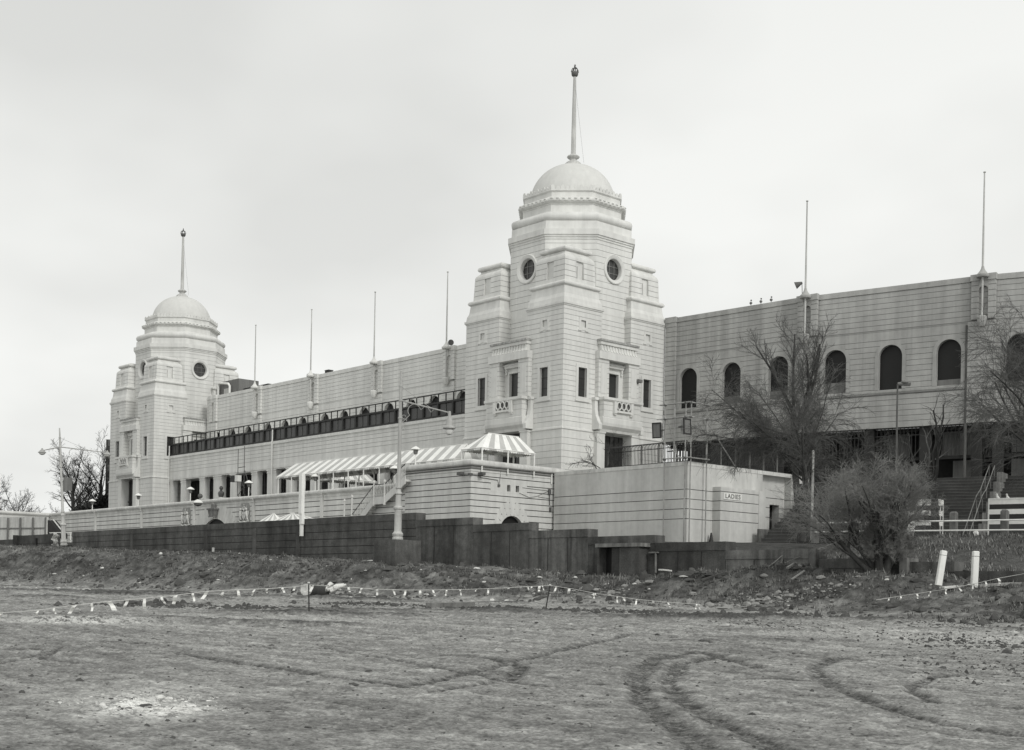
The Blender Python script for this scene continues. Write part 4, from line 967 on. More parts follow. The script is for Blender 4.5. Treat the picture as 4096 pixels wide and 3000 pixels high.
add_mound((1330, 1300), 68, 3, 1.5, .4); add_mound((1480, 1290), 67, 2.5, 1.5, .45); add_mound((60, 1250), 112, 8, 5, .9); add_mound((330, 1245), 104, 8, 4, .5); add_mound((780, 1262), 84, 4, 3, .5)
TRACKS = []
def add_track(pts, w=.3, gap=1.7):
    P = [onZ(d(*p), .0+.0261*max(0, 0)) for p in pts]
    # lift iteratively to the sloping ground
    out = []
    for p in pts:
        z = 0.
        for _ in range(6): q = onZ(d(*p), z); dd = q@FW; z = .0261*max(0, min(dd, 60)-14)
        out.append(q[:2])
    TRACKS.append((np.array(out), w))
add_track([(1620,1700),(1560,1652),(1480,1590),(1415,1540),(1400,1490),(1440,1450),(1540,1425),(1700,1400)], .22)
add_track([(1800,1700),(1700,1640),(1580,1585),(1500,1540),(1470,1500),(1500,1460),(1600,1435)], .2)
add_track([(960,1435),(1080,1450),(1150,1466),(1130,1490),(1040,1510),(940,1524)], .16)
add_track([(2256,1620),(2100,1600),(1960,1560),(1830,1510),(1790,1470),(1850,1440),(2050,1425)], .17)
add_track([(2256,1490),(2150,1480),(2050,1490),(2000,1520),(2060,1545),(2256,1560)], .15)
add_track([(0,1460),(80,1440),(140,1420),(260,1405),(600,1420),(600,1424)], .08)
add_track([(120,1430),(90,1450),(200,1462),(330,1470)], .1)
add_track([(200,1385),(700,1392),(1200,1385),(1700,1378),(2256,1395)], .14)
add_track([(0,1372),(400,1378),(900,1372),(1400,1350),(1900,1372)], .16)
def track_field(x, y):
    best = np.zeros_like(x)
    for P, w in TRACKS:
        dm = np.full(x.shape, 1e9)
        for i in range(len(P)-1):
            a, b = P[i], P[i+1]; ab = b-a; t = np.clip(((x-a[0])*ab[0]+(y-a[1])*ab[1])/(ab@ab), 0, 1)
            dm = np.minimum(dm, np.hypot(x-a[0]-ab[0]*t, y-a[1]-ab[1]*t))
        wob = w*(1+.5*fbm(x*.7, y*.7, 77, 2))
        best = np.maximum(best, np.clip(1.4-dm/wob, 0, 1))
    return best
def smooth(t): t = np.clip(t, 0, 1); return t*t*(3-2*t)
def ground_z(x, y, detail=True):
    x = np.asarray(x, float); y = np.asarray(y, float)
    dep = x*FW[0]+y*FW[1]; lat = x*RT[0]+y*RT[1]
    flat = np.where(dep < 60, .0261*np.clip(dep-14, 0, None), 1.2+.006*np.clip(dep-60, 0, 120))
    flat = np.where(dep < 0, 0, flat)
    base = lerp_tab(x, BASE); foot = lerp_tab(x, FOOT)+1.6*fbm(x/9, y/9, 5, 3)
    t = (y-foot)/(53.6-foot)
    wr = np.clip((x+66)/16, 0, 1)   # the right-hand stretch is a lower, flatter bank
    prof = (1-wr)*(.82*smooth(t/.62)+.18*np.clip(t, 0, 1))+wr*(.5*smooth(t/.9)+.42*np.clip(t, 0, 1))
    z = flat+(base-flat)*prof
    on = np.clip(t*3, 0, 1)*np.clip((54.2-y)/1.5, .12, 1)*(1-.35*wr)
    if detail:
        z = z+on*(.46*fbm(x/3.1, y/3.1, 11, 5, .6)+.30*fbm(x/.8, y/.8, 23, 4, .62))*np.clip(1.15-np.abs(t-.5), .3, 1)
        # churned, tyre-smeared site floor: streaks run across the view
        fl = np.clip(1-t*3, 0, 1)
        near = np.clip(dep/40, .25, 1)
        z = z+fl*near*(.05*fbm(lat/5, dep/1.1, 31, 5, .6)+.05*fbm(lat/.9, dep/.45, 41, 4, .6)*np.clip((dep-26)/12, 0.1, 1))
        z = z+fl*np.clip(dep/22, .7, 1.6)*.034*fbm(x/.16, y/.16, 51, 3, .75)
        rid = np.clip(fbm(lat/7, dep/1.6, 61, 3)*2.2-.55, 0, 1)*np.clip((dep-32)/8, 0, 1); z = z+fl*rid*.20
        z = z-fl*.05*track_field(x, y)
    for mx, my, rx, rz, h in MOUNDS:
        u = ((x-mx)*RT[0]+(y-my)*RT[1])/rx; v = ((x-mx)*FW[0]+(y-my)*FW[1])/rz
        z = z+h*np.exp(-(u*u+v*v))*(1+.35*(fbm(x/.8, y/.8, 71, 3) if detail else 0))
    z = np.where(y > 53.7, np.minimum(z, base-.3), z)
    return z
rows = np.concatenate([np.linspace(5, 13, 12), np.geomspace(13.2, 60, 520), np.linspace(60.3, 150, 230), np.geomspace(152, 6000, 30)])
cols_ = np.concatenate([np.linspace(-1.4, -.46, 16), np.linspace(-.455, .455, 680), np.linspace(.46, 1.4, 16)])
A, B = np.meshgrid(cols_, rows)
gx = B*(A*RT[0]+FW[0]); gy = B*(A*RT[1]+FW[1])
gz = ground_z(gx, gy); far = B > 150; gz = np.where(far, np.minimum(gz, 5.6), gz)
V = np.stack([gx, gy, gz], -1).reshape(-1, 3); nr, nc = B.shape
idx = np.arange(nr*nc).reshape(nr, nc)
Fq = np.stack([idx[:-1,:-1], idx[:-1,1:], idx[1:,1:], idx[1:,:-1]], -1).reshape(-1, 4)
def grid_obj(name, V, Fq, m, sm=True):
    me = bpy.data.meshes.new(name); me.vertices.add(len(V)); me.vertices.foreach_set('co', V.astype(np.float32).ravel())
    me.loops.add(Fq.size); me.loops.foreach_set('vertex_index', Fq.astype(np.int32).ravel())
    me.polygons.add(len(Fq)); me.polygons.foreach_set('loop_start', np.arange(0, Fq.size, Fq.shape[1], dtype=np.int32))
    me.polygons.foreach_set('use_smooth', np.full(len(Fq), sm)); me.update(calc_edges=True); me.validate()
    me.materials.append(m); o = bpy.data.objects.new(name, me); COL.objects.link(o); return o
# ---- soil material
def soil(name, grass=False):
    m = bpy.data.materials.new(name); m.use_nodes = True; nt = m.node_tree; L = nt.links; b = nt.nodes['Principled BSDF']
    b.inputs['Roughness'].default_value = .97; b.inputs['Specular IOR Level'].default_value = .15
    g = nt.nodes.new('ShaderNodeNewGeometry')
    def mapped(rz, sc):
        n = nt.nodes.new('ShaderNodeMapping'); n.inputs['Rotation'].default_value = (0,0,rz); n.inputs['Scale'].default_value = sc; L.new(g.outputs['Position'], n.inputs['Vector']); return n.outputs[0]
    def noise(vec, s, det=6, ro=.6):
        n = nt.nodes.new('ShaderNodeTexNoise'); n.inputs['Scale'].default_value = s; n.inputs['Detail'].default_value = det; n.inputs['Roughness'].default_value = ro; L.new(vec, n.inputs['Vector']); return n.outputs['Fac']
    def mr(x, a, b_, c, e):
        n = nt.nodes.new('ShaderNodeMapRange'); L.new(x, n.inputs[0])
        for i, q in enumerate((a, b_, c, e)): n.inputs[1+i].default_value = q
        return n.outputs[0]
    def mt(op, a, b_):
        n = nt.nodes.new('ShaderNodeMath'); n.operation = op
        for i, q in enumerate((a, b_)):
            if isinstance(q, (int, float)): n.inputs[i].default_value = q
            else: L.new(q, n.inputs[i])
        return n.outputs[0]
    pos = g.outputs['Position']
    if not grass:
        al = mapped(-AZ, (.14, 1.5, .5))          # lateral streaks left by tyres
        al2 = mapped(-AZ, (.6, 4.0, 1))
        v = mt('MULTIPLY', mr(noise(al, 1.0, 9, .74), .34, .66, .74, 1.28), mr(noise(al2, 1.0, 8, .78), .33, .67, .78, 1.22))
        v = mt('MULTIPLY', v, mr(noise(pos, 1.7, 12, .84), .36, .64, .58, 1.45))
        v = mt('MULTIPLY', v, mr(noise(pos, 19, 8, .8), .36, .64, .62, 1.38))
        v = mt('MULTIPLY', v, mr(noise(pos, 8, 4, .7), .60, .70, 1, .58))       # dark crumbs
        v = mt('ADD', v, mr(noise(pos, 15, 3, .7), .69, .78, 0, .7))             # pale chips
        at = nt.nodes.new('ShaderNodeAttribute'); at.attribute_name = 'wear'
        v = mt('MULTIPLY', v, at.outputs['Fac'])
        at3 = nt.nodes.new('ShaderNodeAttribute'); at3.attribute_name = 'track'
        tk = mt('MULTIPLY', at3.outputs['Fac'], mr(noise(pos, 5, 10, .85), .40, .58, .08, .78))
        v = mt('MULTIPLY', v, mt('SUBTRACT', 1.0, tk))
        at2 = nt.nodes.new('ShaderNodeAttribute'); at2.attribute_name = 'lime'
        lime = mt('MULTIPLY', at2.outputs['Fac'], mr(noise(mapped(-AZ, (3.2, 5, 1)), 1.0, 9, .82), .45, .52, 0, 1))
        v = mt('MULTIPLY', v, .25)
        v = mt('ADD', v, mt('MULTIPLY', lime, .62))
    else:
        v = mt('MULTIPLY', mr(noise(pos, .9, 6), .35, .65, .7, 1.3), mr(noise(pos, 9, 4), .35, .65, .6, 1.35)); v = mt('MULTIPLY', v, .085)
    c = nt.nodes.new('ShaderNodeCombineColor'); L.new(v, c.inputs[0]); L.new(v, c.inputs[1]); L.new(mt('MULTIPLY', v, .965), c.inputs[2]); L.new(c.outputs[0], b.inputs['Base Color'])
    bp = nt.nodes.new('ShaderNodeBump'); bp.inputs['Strength'].default_value = .7; bp.inputs['Distance'].default_value = .06
    L.new(mt('ADD', noise(pos, 14, 6, .7), mt('MULTIPLY', noise(pos, 3, 4), 1.5)), bp.inputs['Height']); L.new(bp.outputs[0], b.inputs['Normal'])
    return m
M_soil = soil('churned_soil'); M_grass = soil('rough_turf', True)
go = grid_obj('dirt_ground', V, Fq, M_soil); tag(go, kind='structure')
# wear attribute: tyre tracks darker, turfy bank darker with dry tufts, compacted sandy patches lighter
X_, Y_ = V[:,0], V[:,1]; dep = X_*FW[0]+Y_*FW[1]; lat = X_*RT[0]+Y_*RT[1]
t_ = (Y_-(lerp_tab(X_, FOOT)+1.6*fbm(X_/9, Y_/9, 5, 3)))/(53.6-lerp_tab(X_, FOOT))
bankf = np.clip(t_*3.2+.25*fbm(X_/1.5, Y_/1.5, 91, 3), 0, 1)
trk = np.clip(track_field(X_, Y_)*1.3, 0, 1)
at = go.data.attributes.new('track', 'FLOAT', 'POINT'); at.data.foreach_set('value', trk.astype(np.float32))
wear = (1-.52*bankf+.62*bankf*fbm(X_/1.7, Y_/1.0, 95, 5, .65))
rid = np.clip(fbm(lat/7, dep/1.6, 61, 3)*2.2-.55, 0, 1)*np.clip((dep-32)/8, 0, 1)
wear *= 1-.70*np.clip(rid*1.5, 0, 1)*(1-bankf)
sand = np.clip(fbm(lat/14, dep/7, 101, 3)*1.6+.1, 0, 1)*np.clip((dep-26)/10, 0, 1)*(1-bankf); wear *= 1+.38*sand
dk = np.clip(fbm(lat/5, dep/2.6, 111, 4)*1.7-.25, 0, 1); wear *= 1-.28*dk
wear *= 1+(1-bankf)*(.40*fbm(X_/.16, Y_/.16, 51, 3, .75)+.48*fbm(X_/.05, Y_/.05, 171, 2, .8)+.22*fbm(lat/1.4, dep/.55, 181, 4, .7))+bankf*.8*fbm(X_/.35, Y_/.35, 191, 4, .75)
for mx, my, rx, rz, h in MOUNDS: wear *= 1-.25*np.exp(-(((X_-mx)/rx/1.2)**2+((Y_-my)/rz/1.2)**2))
at = go.data.attributes.new('wear', 'FLOAT', 'POINT'); at.data.foreach_set('value', wear.astype(np.float32))
lime = np.zeros(len(V))
def blob(px, rx, ry, a):
    global lime
    z = 0.
    for _ in range(6): q = onZ(d(*px), z); z = .0261*max(0, min(q@FW, 60)-14)
    u = ((X_-q[0])*RT[0]+(Y_-q[1])*RT[1])/rx; w = ((X_-q[0])*FW[0]+(Y_-q[1])*FW[1])/ry
    lime = np.maximum(lime, a*np.exp(-(u*u+w*w)))
blob((275,1555), .38, 1.1, 1.1); blob((370,1565), .5, .9, .8); blob((330,1530), .9, 1.6, .4); blob((200,1545), .8, 1.2, .25); blob((1980,1345), 2.6, 2.2, .28); blob((190,1327), 2.6, 1.6, .8)
at = go.data.attributes.new('lime', 'FLOAT', 'POINT'); at.data.foreach_set('value', lime.astype(np.float32))

# road behind the dark wall and the far ground
def rd(x0, x1, y0, y1, z, name, m):
    mb = MB(); mb.box((x0, y0, z-.3), (x1, y1, z)); o = obj(name, mb, m); tag(o, kind='structure'); return o
rd(-900, -69.0, 54.3, 900, 6.14, 'road', M_apron)
# grass bank behind the right-hand wall
FRONT = [(-70,5.9),(-64,5.3),(-58,4.85),(-53,4.35),(-48,3.85),(-43,3.6),(-37,3.7),(-32,3.45),(-29,3.05),(-20,2.9),(0,2.6)]
def bank_z(x, y):
    zf = lerp_tab(x, FRONT); zt = lerp_tab(x, [(-70,6.14),(-60,5.95),(-50,5.55),(-33,5.3),(0,4.9)])
    s = np.where(x < -42, smooth((y-60)/22.0), smooth((y-54.6)/12.0))*np.clip(np.abs(x+42)/4, 0, 1)+np.clip(1-np.abs(x+42)/4, 0, 1)*.5*(smooth((y-60)/22.0)+smooth((y-54.6)/12.0)); return zf+(zt-zf)*s+.10*fbm(x/1.4, y/1.4, 131, 4)*np.clip((y-54)/2, 0, 1)
bx, by = np.meshgrid(np.linspace(-69.0, -5, 260), np.concatenate([np.linspace(54.3, 72, 90), np.linspace(72.5, 140, 24)]))
bz = bank_z(bx, by); Vb = np.stack([bx, by, bz], -1).reshape(-1, 3); ib = np.arange(bx.size).reshape(bx.shape)
bo = grid_obj('grass_bank', Vb, np.stack([ib[:-1,:-1], ib[:-1,1:], ib[1:,1:], ib[1:,:-1]], -1).reshape(-1, 4), M_grass); tag(bo, kind='structure')
# grass blades: tufts on both banks
def blades(name, n, sampler, h0, h1, m1, m2, seed, clump=6):
    rng = np.random.default_rng(seed); vs = []; P = sampler(rng, n); k = clump
    N = len(P)*k; base = np.repeat(P, k, 0)+np.concatenate([rng.normal(0, .09, (N, 2)), np.zeros((N, 1))], 1)
    hh = rng.uniform(h0, h1, N)*np.repeat(rng.uniform(.5, 1.3, len(P)), k); az = rng.uniform(0, 6.283, N); lean = rng.uniform(.2, 1.1, N)
    w = rng.uniform(.012, .028, N); dx, dy = np.cos(az), np.sin(az)
    a = base+np.stack([-dy*w, dx*w, np.full(N, -.03)], 1); b = base+np.stack([dy*w, -dx*w, np.full(N, -.03)], 1); c = base+np.stack([dx*hh*lean, dy*hh*lean, hh], 1)
    V = np.stack([a, b, c], 1).reshape(-1, 3); Fc = np.arange(3*N).reshape(-1, 3)
    o = grid_obj(name, V, Fc, m1, False); o.data.materials.append(m2)
    o.data.polygons.foreach_set('material_index', (rng.random(N) < .35).astype(np.int32)); o.data.update()
    return tag(o, kind='stuff')
M_blade = mat('grass_blade', .085, .9, .3, 2.); M_dry = mat('dry_grass', .26, .9, .3, 2.)
def samp_front(rng, n):
    x = -np.abs(rng.uniform(16, 150, n)); t = rng.uniform(.12, 1.0, n); f = np.interp(x, [q[0] for q in FOOT], [q[1] for q in FOOT]); y = f+(53.4-f)*t
    keep = (fbm(x/2.5, y/2.0, 141, 3)+.25*(t-.3)) > rng.uniform(-.5, .6, n); x, y = x[keep], y[keep]
    return np.stack([x, y, ground_z(x, y)], 1)
o = blades('verge_grass', 10000, samp_front, .06, .26, M_blade, M_dry, 3); tag(o, 'rough grass and dead stalks on the earth bank below the dark wall', 'grass')
def samp_right(rng, n):
    x = rng.uniform(-47, -12, n); y = rng.uniform(54.5, 69, n); k = fbm(x/2.0, y/2.0, 151, 3) > rng.uniform(-.6, .5, n); x, y = x[k], y[k]
    return np.stack([x, y, bank_z(x, y)], 1)
o = blades('bank_grass', 7000, samp_right, .08, .26, M_blade, M_dry, 4); tag(o, 'short rough grass on the slope behind the low wall at right', 'grass')
# rubble and clods
def chunks(name, pts, sizes, m, label, seed, flat=.6):
    rng = np.random.default_rng(seed); base = np.array([[1,0,0],[-1,0,0],[0,1,0],[0,-1,0],[0,0,1],[0,0,-1]], float)
    tri0 = np.array([[0,2,4],[2,1,4],[1,3,4],[3,0,4],[2,0,5],[1,2,5],[3,1,5],[0,3,5]]); bl = [tuple(v) for v in base]; tri = []
    def mid(i, j):
        v = (np.array(bl[i])+np.array(bl[j]))/2; v = tuple(v/np.linalg.norm(v)*.94)
        if v not in bl: bl.append(v)
        return bl.index(v)
    for i, j, k in tri0: m_, n_, o_ = mid(i, j), mid(j, k), mid(k, i); tri += [(i,m_,o_),(m_,j,n_),(o_,n_,k),(m_,n_,o_)]
    base = np.array(bl); tri = np.array(tri); nb = len(base)
    N = len(pts); sz = np.array(sizes)[:, None, None]; q = base[None]*rng.uniform(.7, 1.2, (N, nb, 1))*sz*rng.uniform(.6, 1.5, (N, 1, 3))+rng.normal(0, .08, (N, nb, 3))*sz
    q[:, :, 2] *= flat; a = rng.uniform(0, 6.28, N); c, s = np.cos(a)[:, None], np.sin(a)[:, None]
    xx = q[:, :, 0]*c-q[:, :, 1]*s; yy = q[:, :, 0]*s+q[:, :, 1]*c
    Vv = np.stack([xx, yy, q[:, :, 2]], -1)+np.array(pts)[:, None, :]
    o = grid_obj(name, Vv.reshape(-1, 3), (tri[None]+nb*np.arange(N)[:, None, None]).reshape(-1, 3), m, False)
    return tag(o, label, 'rubble', kind='stuff')
rng = np.random.default_rng(5)
def flat_pts(n, d0, d1, power=1.0):
    dd = d0+(d1-d0)*rng.random(n)**power; ll = dd*rng.uniform(-.43, .43, n); x = dd*FW[0]+ll*RT[0]; y = dd*FW[1]+ll*RT[1]
    k = y < 53; x, y = x[k], y[k]; return np.stack([x, y, ground_z(x, y)], 1)
p = flat_pts(5000, 13, 75, 1.0); chunks('soil_clods', p, rng.gamma(1.1, .010, len(p))+.005, M_clod, 'small dark clods of earth scattered over the site floor', 1)
p = flat_pts(1300, 12, 75, 1.3); chunks('pale_stones', p, rng.gamma(1.3, .011, len(p))+.005, M_stoneL, 'small pale stones and chips scattered over the site floor', 2)
def near_pts(n, spots, sig, EL=.5):
    out = []
    for px, dep in spots:
        q = onD(d(*px), dep); l = rng.normal(0, sig, n); e = rng.normal(0, sig*EL, n); out.append(np.stack([q[0]+l*RT[0]+e*FW[0], q[1]+l*RT[1]+e*FW[1]], 1))
    o = np.concatenate(out); return np.concatenate([o, ground_z(o[:, 0], o[:, 1])[:, None]], 1)
p = near_pts(90, [((1535,1310),60.5),((1600,1312),60),((1640,1318),59),((1680,1318),58.5),((1780,1315),58),((1860,1300),57.5),((1240,1310),69),((1330,1305),67),((700,1295),80),((760,1300),78)], 1.0)
chunks('rubble_heap', p, rng.gamma(1.1, .045, len(p))+.012, M_stoneL, 'pale broken rubble along the foot of the right-hand heaps', 3)
p = near_pts(420, [((1480,1350),52),((1300,1345),53),((1620,1345),51),((1050,1345),54),((1700,1345),52),((300,1330),50),((560,1337),50),((820,1325),56)], 1.3)
chunks('clod_ridge', p, rng.gamma(1.3, .026, len(p))+.012, M_clod, 'dark ridge of churned clods left by digger tracks', 4, .8)
p = near_pts(420, [((2190,1385),36),((2120,1395),35),((2230,1400),34),((2200,1450),26),((2080,1350),46),((1700,1365),44)], 1.1, 2.2); chunks('clod_patch', p, rng.gamma(1.1, .016, len(p))+.008, M_clod, 'patch of small dark clods at the right of the site floor', 8, .7)
p = near_pts(160, [((275,1555),17.6),((370,1565),17.0),((320,1545),18.2)], .5); chunks('chalk_crumbs', p, rng.gamma(1.1, .008, len(p))+.004, M_litter, 'white chalky crumbs in the spilled lime at lower left', 9, .6)
p = flat_pts(900, 55, 110); p = p[p[:, 2] > 1.3]; k = rng.random(len(p)) < .9; p = p[k]
chunks('bank_litter', p, rng.gamma(1.1, .05, len(p))+.012, M_cop, 'pale litter and stones on the earth bank', 6, .5)

x = -np.abs(rng.uniform(14, 150, 9000)); tt = rng.uniform(.02, 1, 9000); ff = np.interp(x, [q[0] for q in FOOT], [q[1] for q in FOOT]); y = ff+(53.3-ff)*tt
k = fbm(x/2.0, y/2.0, 161, 3) > rng.uniform(-.5, .4, len(x)); x, y = x[k], y[k]; p = np.stack([x, y, ground_z(x, y)], 1)
chunks('bank_clods', p, rng.gamma(1.2, .055, len(p))+.015, M_clod, 'churned dark clods over the earth bank', 7, .75)
# ================================================================ sooty stepped wall
DW = thing('retaining_wall', 'long sooty black concrete retaining wall stepping down to the right', 'wall', (-80, 53.6, 3))
def dsec(x0, x1, top, gr, z0=1.5):
    mb = MB(); pr, ms = wallprof(gr, z0, top, .75, dep=.04, gh=.045); mb.extr(pr, (x0, 53.6), (x1, 53.6), 0, ms); return mb
mb = dsec(-126.85, -69.7, 7.1, [6.05, 5.5, 4.95, 4.4, 3.85, 3.3]); mb.extr([(-.05,6.62),(.04,6.64),(.05,7.12),(-.8,7.12),(-.8,6.62)], (-126.87, 53.6), (-69.68, 53.6)); obj('wall_section', mb, [M_dark, M_djoint], DW)
for x in (-113.2, -99.0, -91.0, -84.5):
    mb = MB(); mb.box((x-.22, 53.5, 2), (x+.22, 53.62, 6.6)); obj('wall_rib', mb, M_dark, DW)
SECT = [(-69.7,-63.6,6.59),(-63.6,-58.25,6.1),(-58.25,-53.1,5.58),(-53.1,-47.85,5.1),(-47.85,-42.85,4.65),(-42.85,-37.3,4.17),(-37.3,-32.05,3.68),(-32.05,-29.75,3.5),(-29.75,-8,3.07)]
for i, (x0, x1, top) in enumerate(SECT):
    mb = dsec(x0+.015, x1-.015, top, [top-1.55] if i > 4 else [])
    mb.extr([(-.03,top-.47),(.05,top-.45),(.06,top+.015),(-.8,top+.015),(-.8,top-.47)], (x0+.005, 53.6), (x1-.0, 53.6))
    for j in range(1, 3):
        xx = x0+(x1-x0)*j/3; mb.box((xx-.02, 53.58, 1.6), (xx+.02, 53.605, top-.5), 1)
    obj('wall_section', mb, [(M_dark3, M_dark, M_dark4, M_dark3, M_dark, M_dark4, M_dark3, M_dark4, M_dark3)[i], M_djoint], DW)
for x, z, w in ((-37.25, 4.2, .22), (-32.2, 3.7, .2)):
    mb = MB(); mb.box((x-w, 53.3, 1.5), (x+w, 54.3, z)); obj('pier', mb, M_dark2, DW)
mb = MB(); pr, ms = wallprof([6.1, 5.5, 4.9], 3, 7.05, .7, dep=.04, gh=.045); mb.extr(pr, (-141.85, 53.6), (-131.6, 53.6), 0, ms); mb.box((-142.1, 53.3, 3), (-141.6, 54.4, 7.12)); obj('wall_section', mb, [M_dark, M_djoint], DW)
mb = MB(); pr, ms = wallprof([5.9, 5.3], 3, 6.72, .7, dep=.04, gh=.045); mb.extr(pr, (-190, 53.9), (-142.1, 53.9), 0, ms); obj('wall_section', mb, [M_dark, M_djoint], DW)
mb = MB(); mb.box((-140.8+4.6, 53.4, 5.6), (-135.9, 53.62, 6.7)); obj('downpipe', mb, M_black, DW)
# bunker-like doorway built against the wall
u = lambda x, y: (1200+x/1.504, 2100+y/1.504)
YB = 52.9; a = onY(u(1790, 118), YB); b = onY(u(2050, 118), YB); gz0 = 2.6
t = thing('brick_shelter', 'small dark brick shelter with a flat slab and open doorway against the black wall', 'shelter', (a[0]+1, YB, gz0))
mb = MB(); mb.box((a[0]-.08, YB-.12, a[2]-.16), (b[0]+.1, 53.6, a[2]+.05)); obj('roof_slab', mb, M_dark2, t)
x1 = onY(u(1868, 200), YB)[0]; x2 = onY(u(1922, 200), YB)[0]; x3 = onY(u(2042, 200), YB)[0]
mb = MB(); mb.box((a[0], YB, gz0-.5), (a[0]+.14, 53.58, a[2]-.17)); obj('side_wall', mb, M_dark, t); mb = MB(); mb.box((x2, YB, gz0-.5), (x3, 53.58, a[2]-.17)); obj('brick_wall', mb, M_dark, t)
mb = MB(); mb.box((x1, YB+.1, gz0-.5), (x2-.03, YB+.18, a[2]-.2)); obj('timber_door', mb, M_brickD, t)
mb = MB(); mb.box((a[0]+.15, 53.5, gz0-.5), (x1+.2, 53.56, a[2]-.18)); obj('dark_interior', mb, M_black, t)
t = thing('wall_pipe', 'short rusty pipe and bracket on the black wall right of the shelter', 'pipe', (-45.5, 53.4, 3.4))
p = onY(k7(290, 970), 53.45); q = onY(k7(290, 1160), 53.45); mb = MB(); mb.tube([q, p], .06, 6); obj('pipe', mb, M_dark2, t); mb = MB(); mb.box((p[0]-.5, 53.4, p[2]-.02), (p[0]+.15, 53.6, p[2]+.06)); obj('bracket', mb, M_dark2, t)

# ================================================================ left end: return wall, hoarding, guard rail, sheet
mb = MB(); mb.extr([(0,5),(0,11.55),(.22,11.76),(.28,11.9),(.2,12.1),(0,12.17),(-.8,12.17),(-.8,5)], (-183.85, 56), (-183.85, YT+.5)); obj('return_wall', mb, [M_terr], TE)
HA, HB = np.array([-167.6, 59.2]), np.array([-157.4, 63.15]); hd = (HB-HA)/np.linalg.norm(HB-HA)
t = thing('site_hoarding', 'pale boarded site hoarding with vertical battens at the left edge', 'hoarding', (-162, 61, 6.2))
for i in range(5):
    a = HA+(HB-HA)*i/5; b = HA+(HB-HA)*(i+1)/5; mb = MB(); mb.obox(a+hd*.02, b-hd*.02, .05, 6.2, 10.2+.04*(i % 2)); obj('panel', mb, M_hoard, t)
mb = MB(); mb.obox(HA, HB, .07, 8.7, 8.85, 0, -.08)
for i in range(6): a = HA+(HB-HA)*i/5; mb.obox(a-hd*.12, a+hd*.12, .1, 6.2, 10.1, 0, -.19)
obj('batten', mb, M_panel, t)
t = thing('ramp_wall', 'black sloping wall of a ramp between the hoarding and the terrace end', 'wall', (-165, 70, 6.2))
mb = MB(); pts = [onY(k1(*q), 70.0) for q in ((483,1092),(505,1098),(612,1232),(612,1280),(483,1280))]
vs = [(q[0], 70.0, q[2]) for q in pts]+[(q[0], 71.0, q[2]) for q in pts]; n = 5
mb.add(vs, [tuple(range(n)), tuple(range(2*n-1, n-1, -1))]+[(i, n+i, n+(i+1) % n, (i+1) % n) for i in range(n)]); obj('wall', mb, M_black, t)
mb = MB(); mb.tube([np.array(pts[1])+np.array([0,.5,.12]), np.array(pts[2])+np.array([0,.5,.12])], .09, 6); obj('handrail', mb, M_terr, t)
t = thing('guard_rail', 'white tubular guard rail across the gap beside the leaning street lamp', 'railing', (-129, 54.6, 6.1))
for y in (1223, 1298):
    mb = MB(); mb.tube([onY(k1(505, y), 54.6), onY(k1(722, y-3), 54.6)], .055, 6); obj('rail', mb, M_white, t)
for x in (520, 718):
    q = onY(k1(x, 1222), 54.6); mb = MB(); mb.tube([q, (q[0], q[1], 5.9)], .05, 6); obj('post', mb, M_white, t)
t = thing('plastic_sheet', 'crumpled pale plastic sheet hanging from the guard rail by lamp', 'plastic sheet', (-131, 53.3, 5.8))
mb = MB(); rg = random.Random(3); L0 = [onY(k1(540+ (40 if i > 4 else 8*i) * .0 + 6*math.sin(i*1.3), 1228+14.5*i), 53.35) for i in range(11)]; wv = [.5,.7,.75,.6,.55,.62,.7,.6,.65,.7,.45]
for i in range(10):
    r0 = []; 
    for k, (q, w) in enumerate(((L0[i], wv[i]), (L0[i+1], wv[i+1]))):
        rr = random.Random(i+k); r0.append([(q[0]+.95*(j/6)*w*1.9, q[1]+.16*math.sin(j*1.9+(i+k)*1.1)+rr.uniform(-.05, .05), q[2]+rr.uniform(-.05, .05)) for j in range(7)])
    for j in range(6): mb.add([r0[0][j], r0[0][j+1], r0[1][j+1], r0[1][j]], [(0,1,2,3)])
o = obj('sheet', mb, M_cop, t, recalc=False)
md = o.modifiers.new('thick', 'SOLIDIFY'); md.thickness = .02

# ================================================================ scaffold with floodlights at the toilet block corner
t = thing('scaffold_tower', 'tube scaffold carrying floodlights, clamped round the corner of the toilet block', 'scaffold', (XL, YL, 6.3))
YS, XS = YL-.35, XL+.4
def pole(a, b, r=.055): mb = MB(); mb.tube([a, b], r, 6); return obj('tube', mb, M_steel, t)
SP = [((sc(265,140)), YS, 'Y'), (sc(459,150), YS, 'Y'), (sc(510,150), XS, 'X'), (sc(663,108), XS, 'X')]
std = []
for q, c, ax in SP:
    p = onY(q, c) if ax == 'Y' else onX(q, c); std.append(p); pole((p[0], p[1], 4.9 if ax == 'X' else 5.4), p)
for z, e0, e1 in ((18.33, .6, .5), (17.1, .9, 1.0), (13.6, .3, .3)):
    pole((std[0][0]-e0, YS-.08, z+.04), (std[1][0]+.75, YS-.08, z)); pole((XS+.08, std[2][1]-.6, z), (XS+.08, std[3][1]+e1, z+.03))
pole((XS-.1, std[3][1], 17.0), (XS-.1+.2, std[3][1]+4.3, 12.9), .05); pole((std[0][0]+.2, YS+.1, 17.0), (std[0][0]+.9, YS+.9, 13.5), .045); pole((std[0][0]-.9, YS+.5, 15.4), (std[0][0]+1.6, YS+.5, 13.6), .03)
pole((std[0][0]+.55, YS+.6, 18.2), (std[0][0]+.55, YS+.6, 13.4), .08)
mb = MB()
for p in std:
    for z in (18.33, 17.1, 13.6): mb.box((p[0]-.09, p[1]-.13, z-.09), (p[0]+.09, p[1]+.09, z+.09))
obj('clamp', mb, M_rust, t)
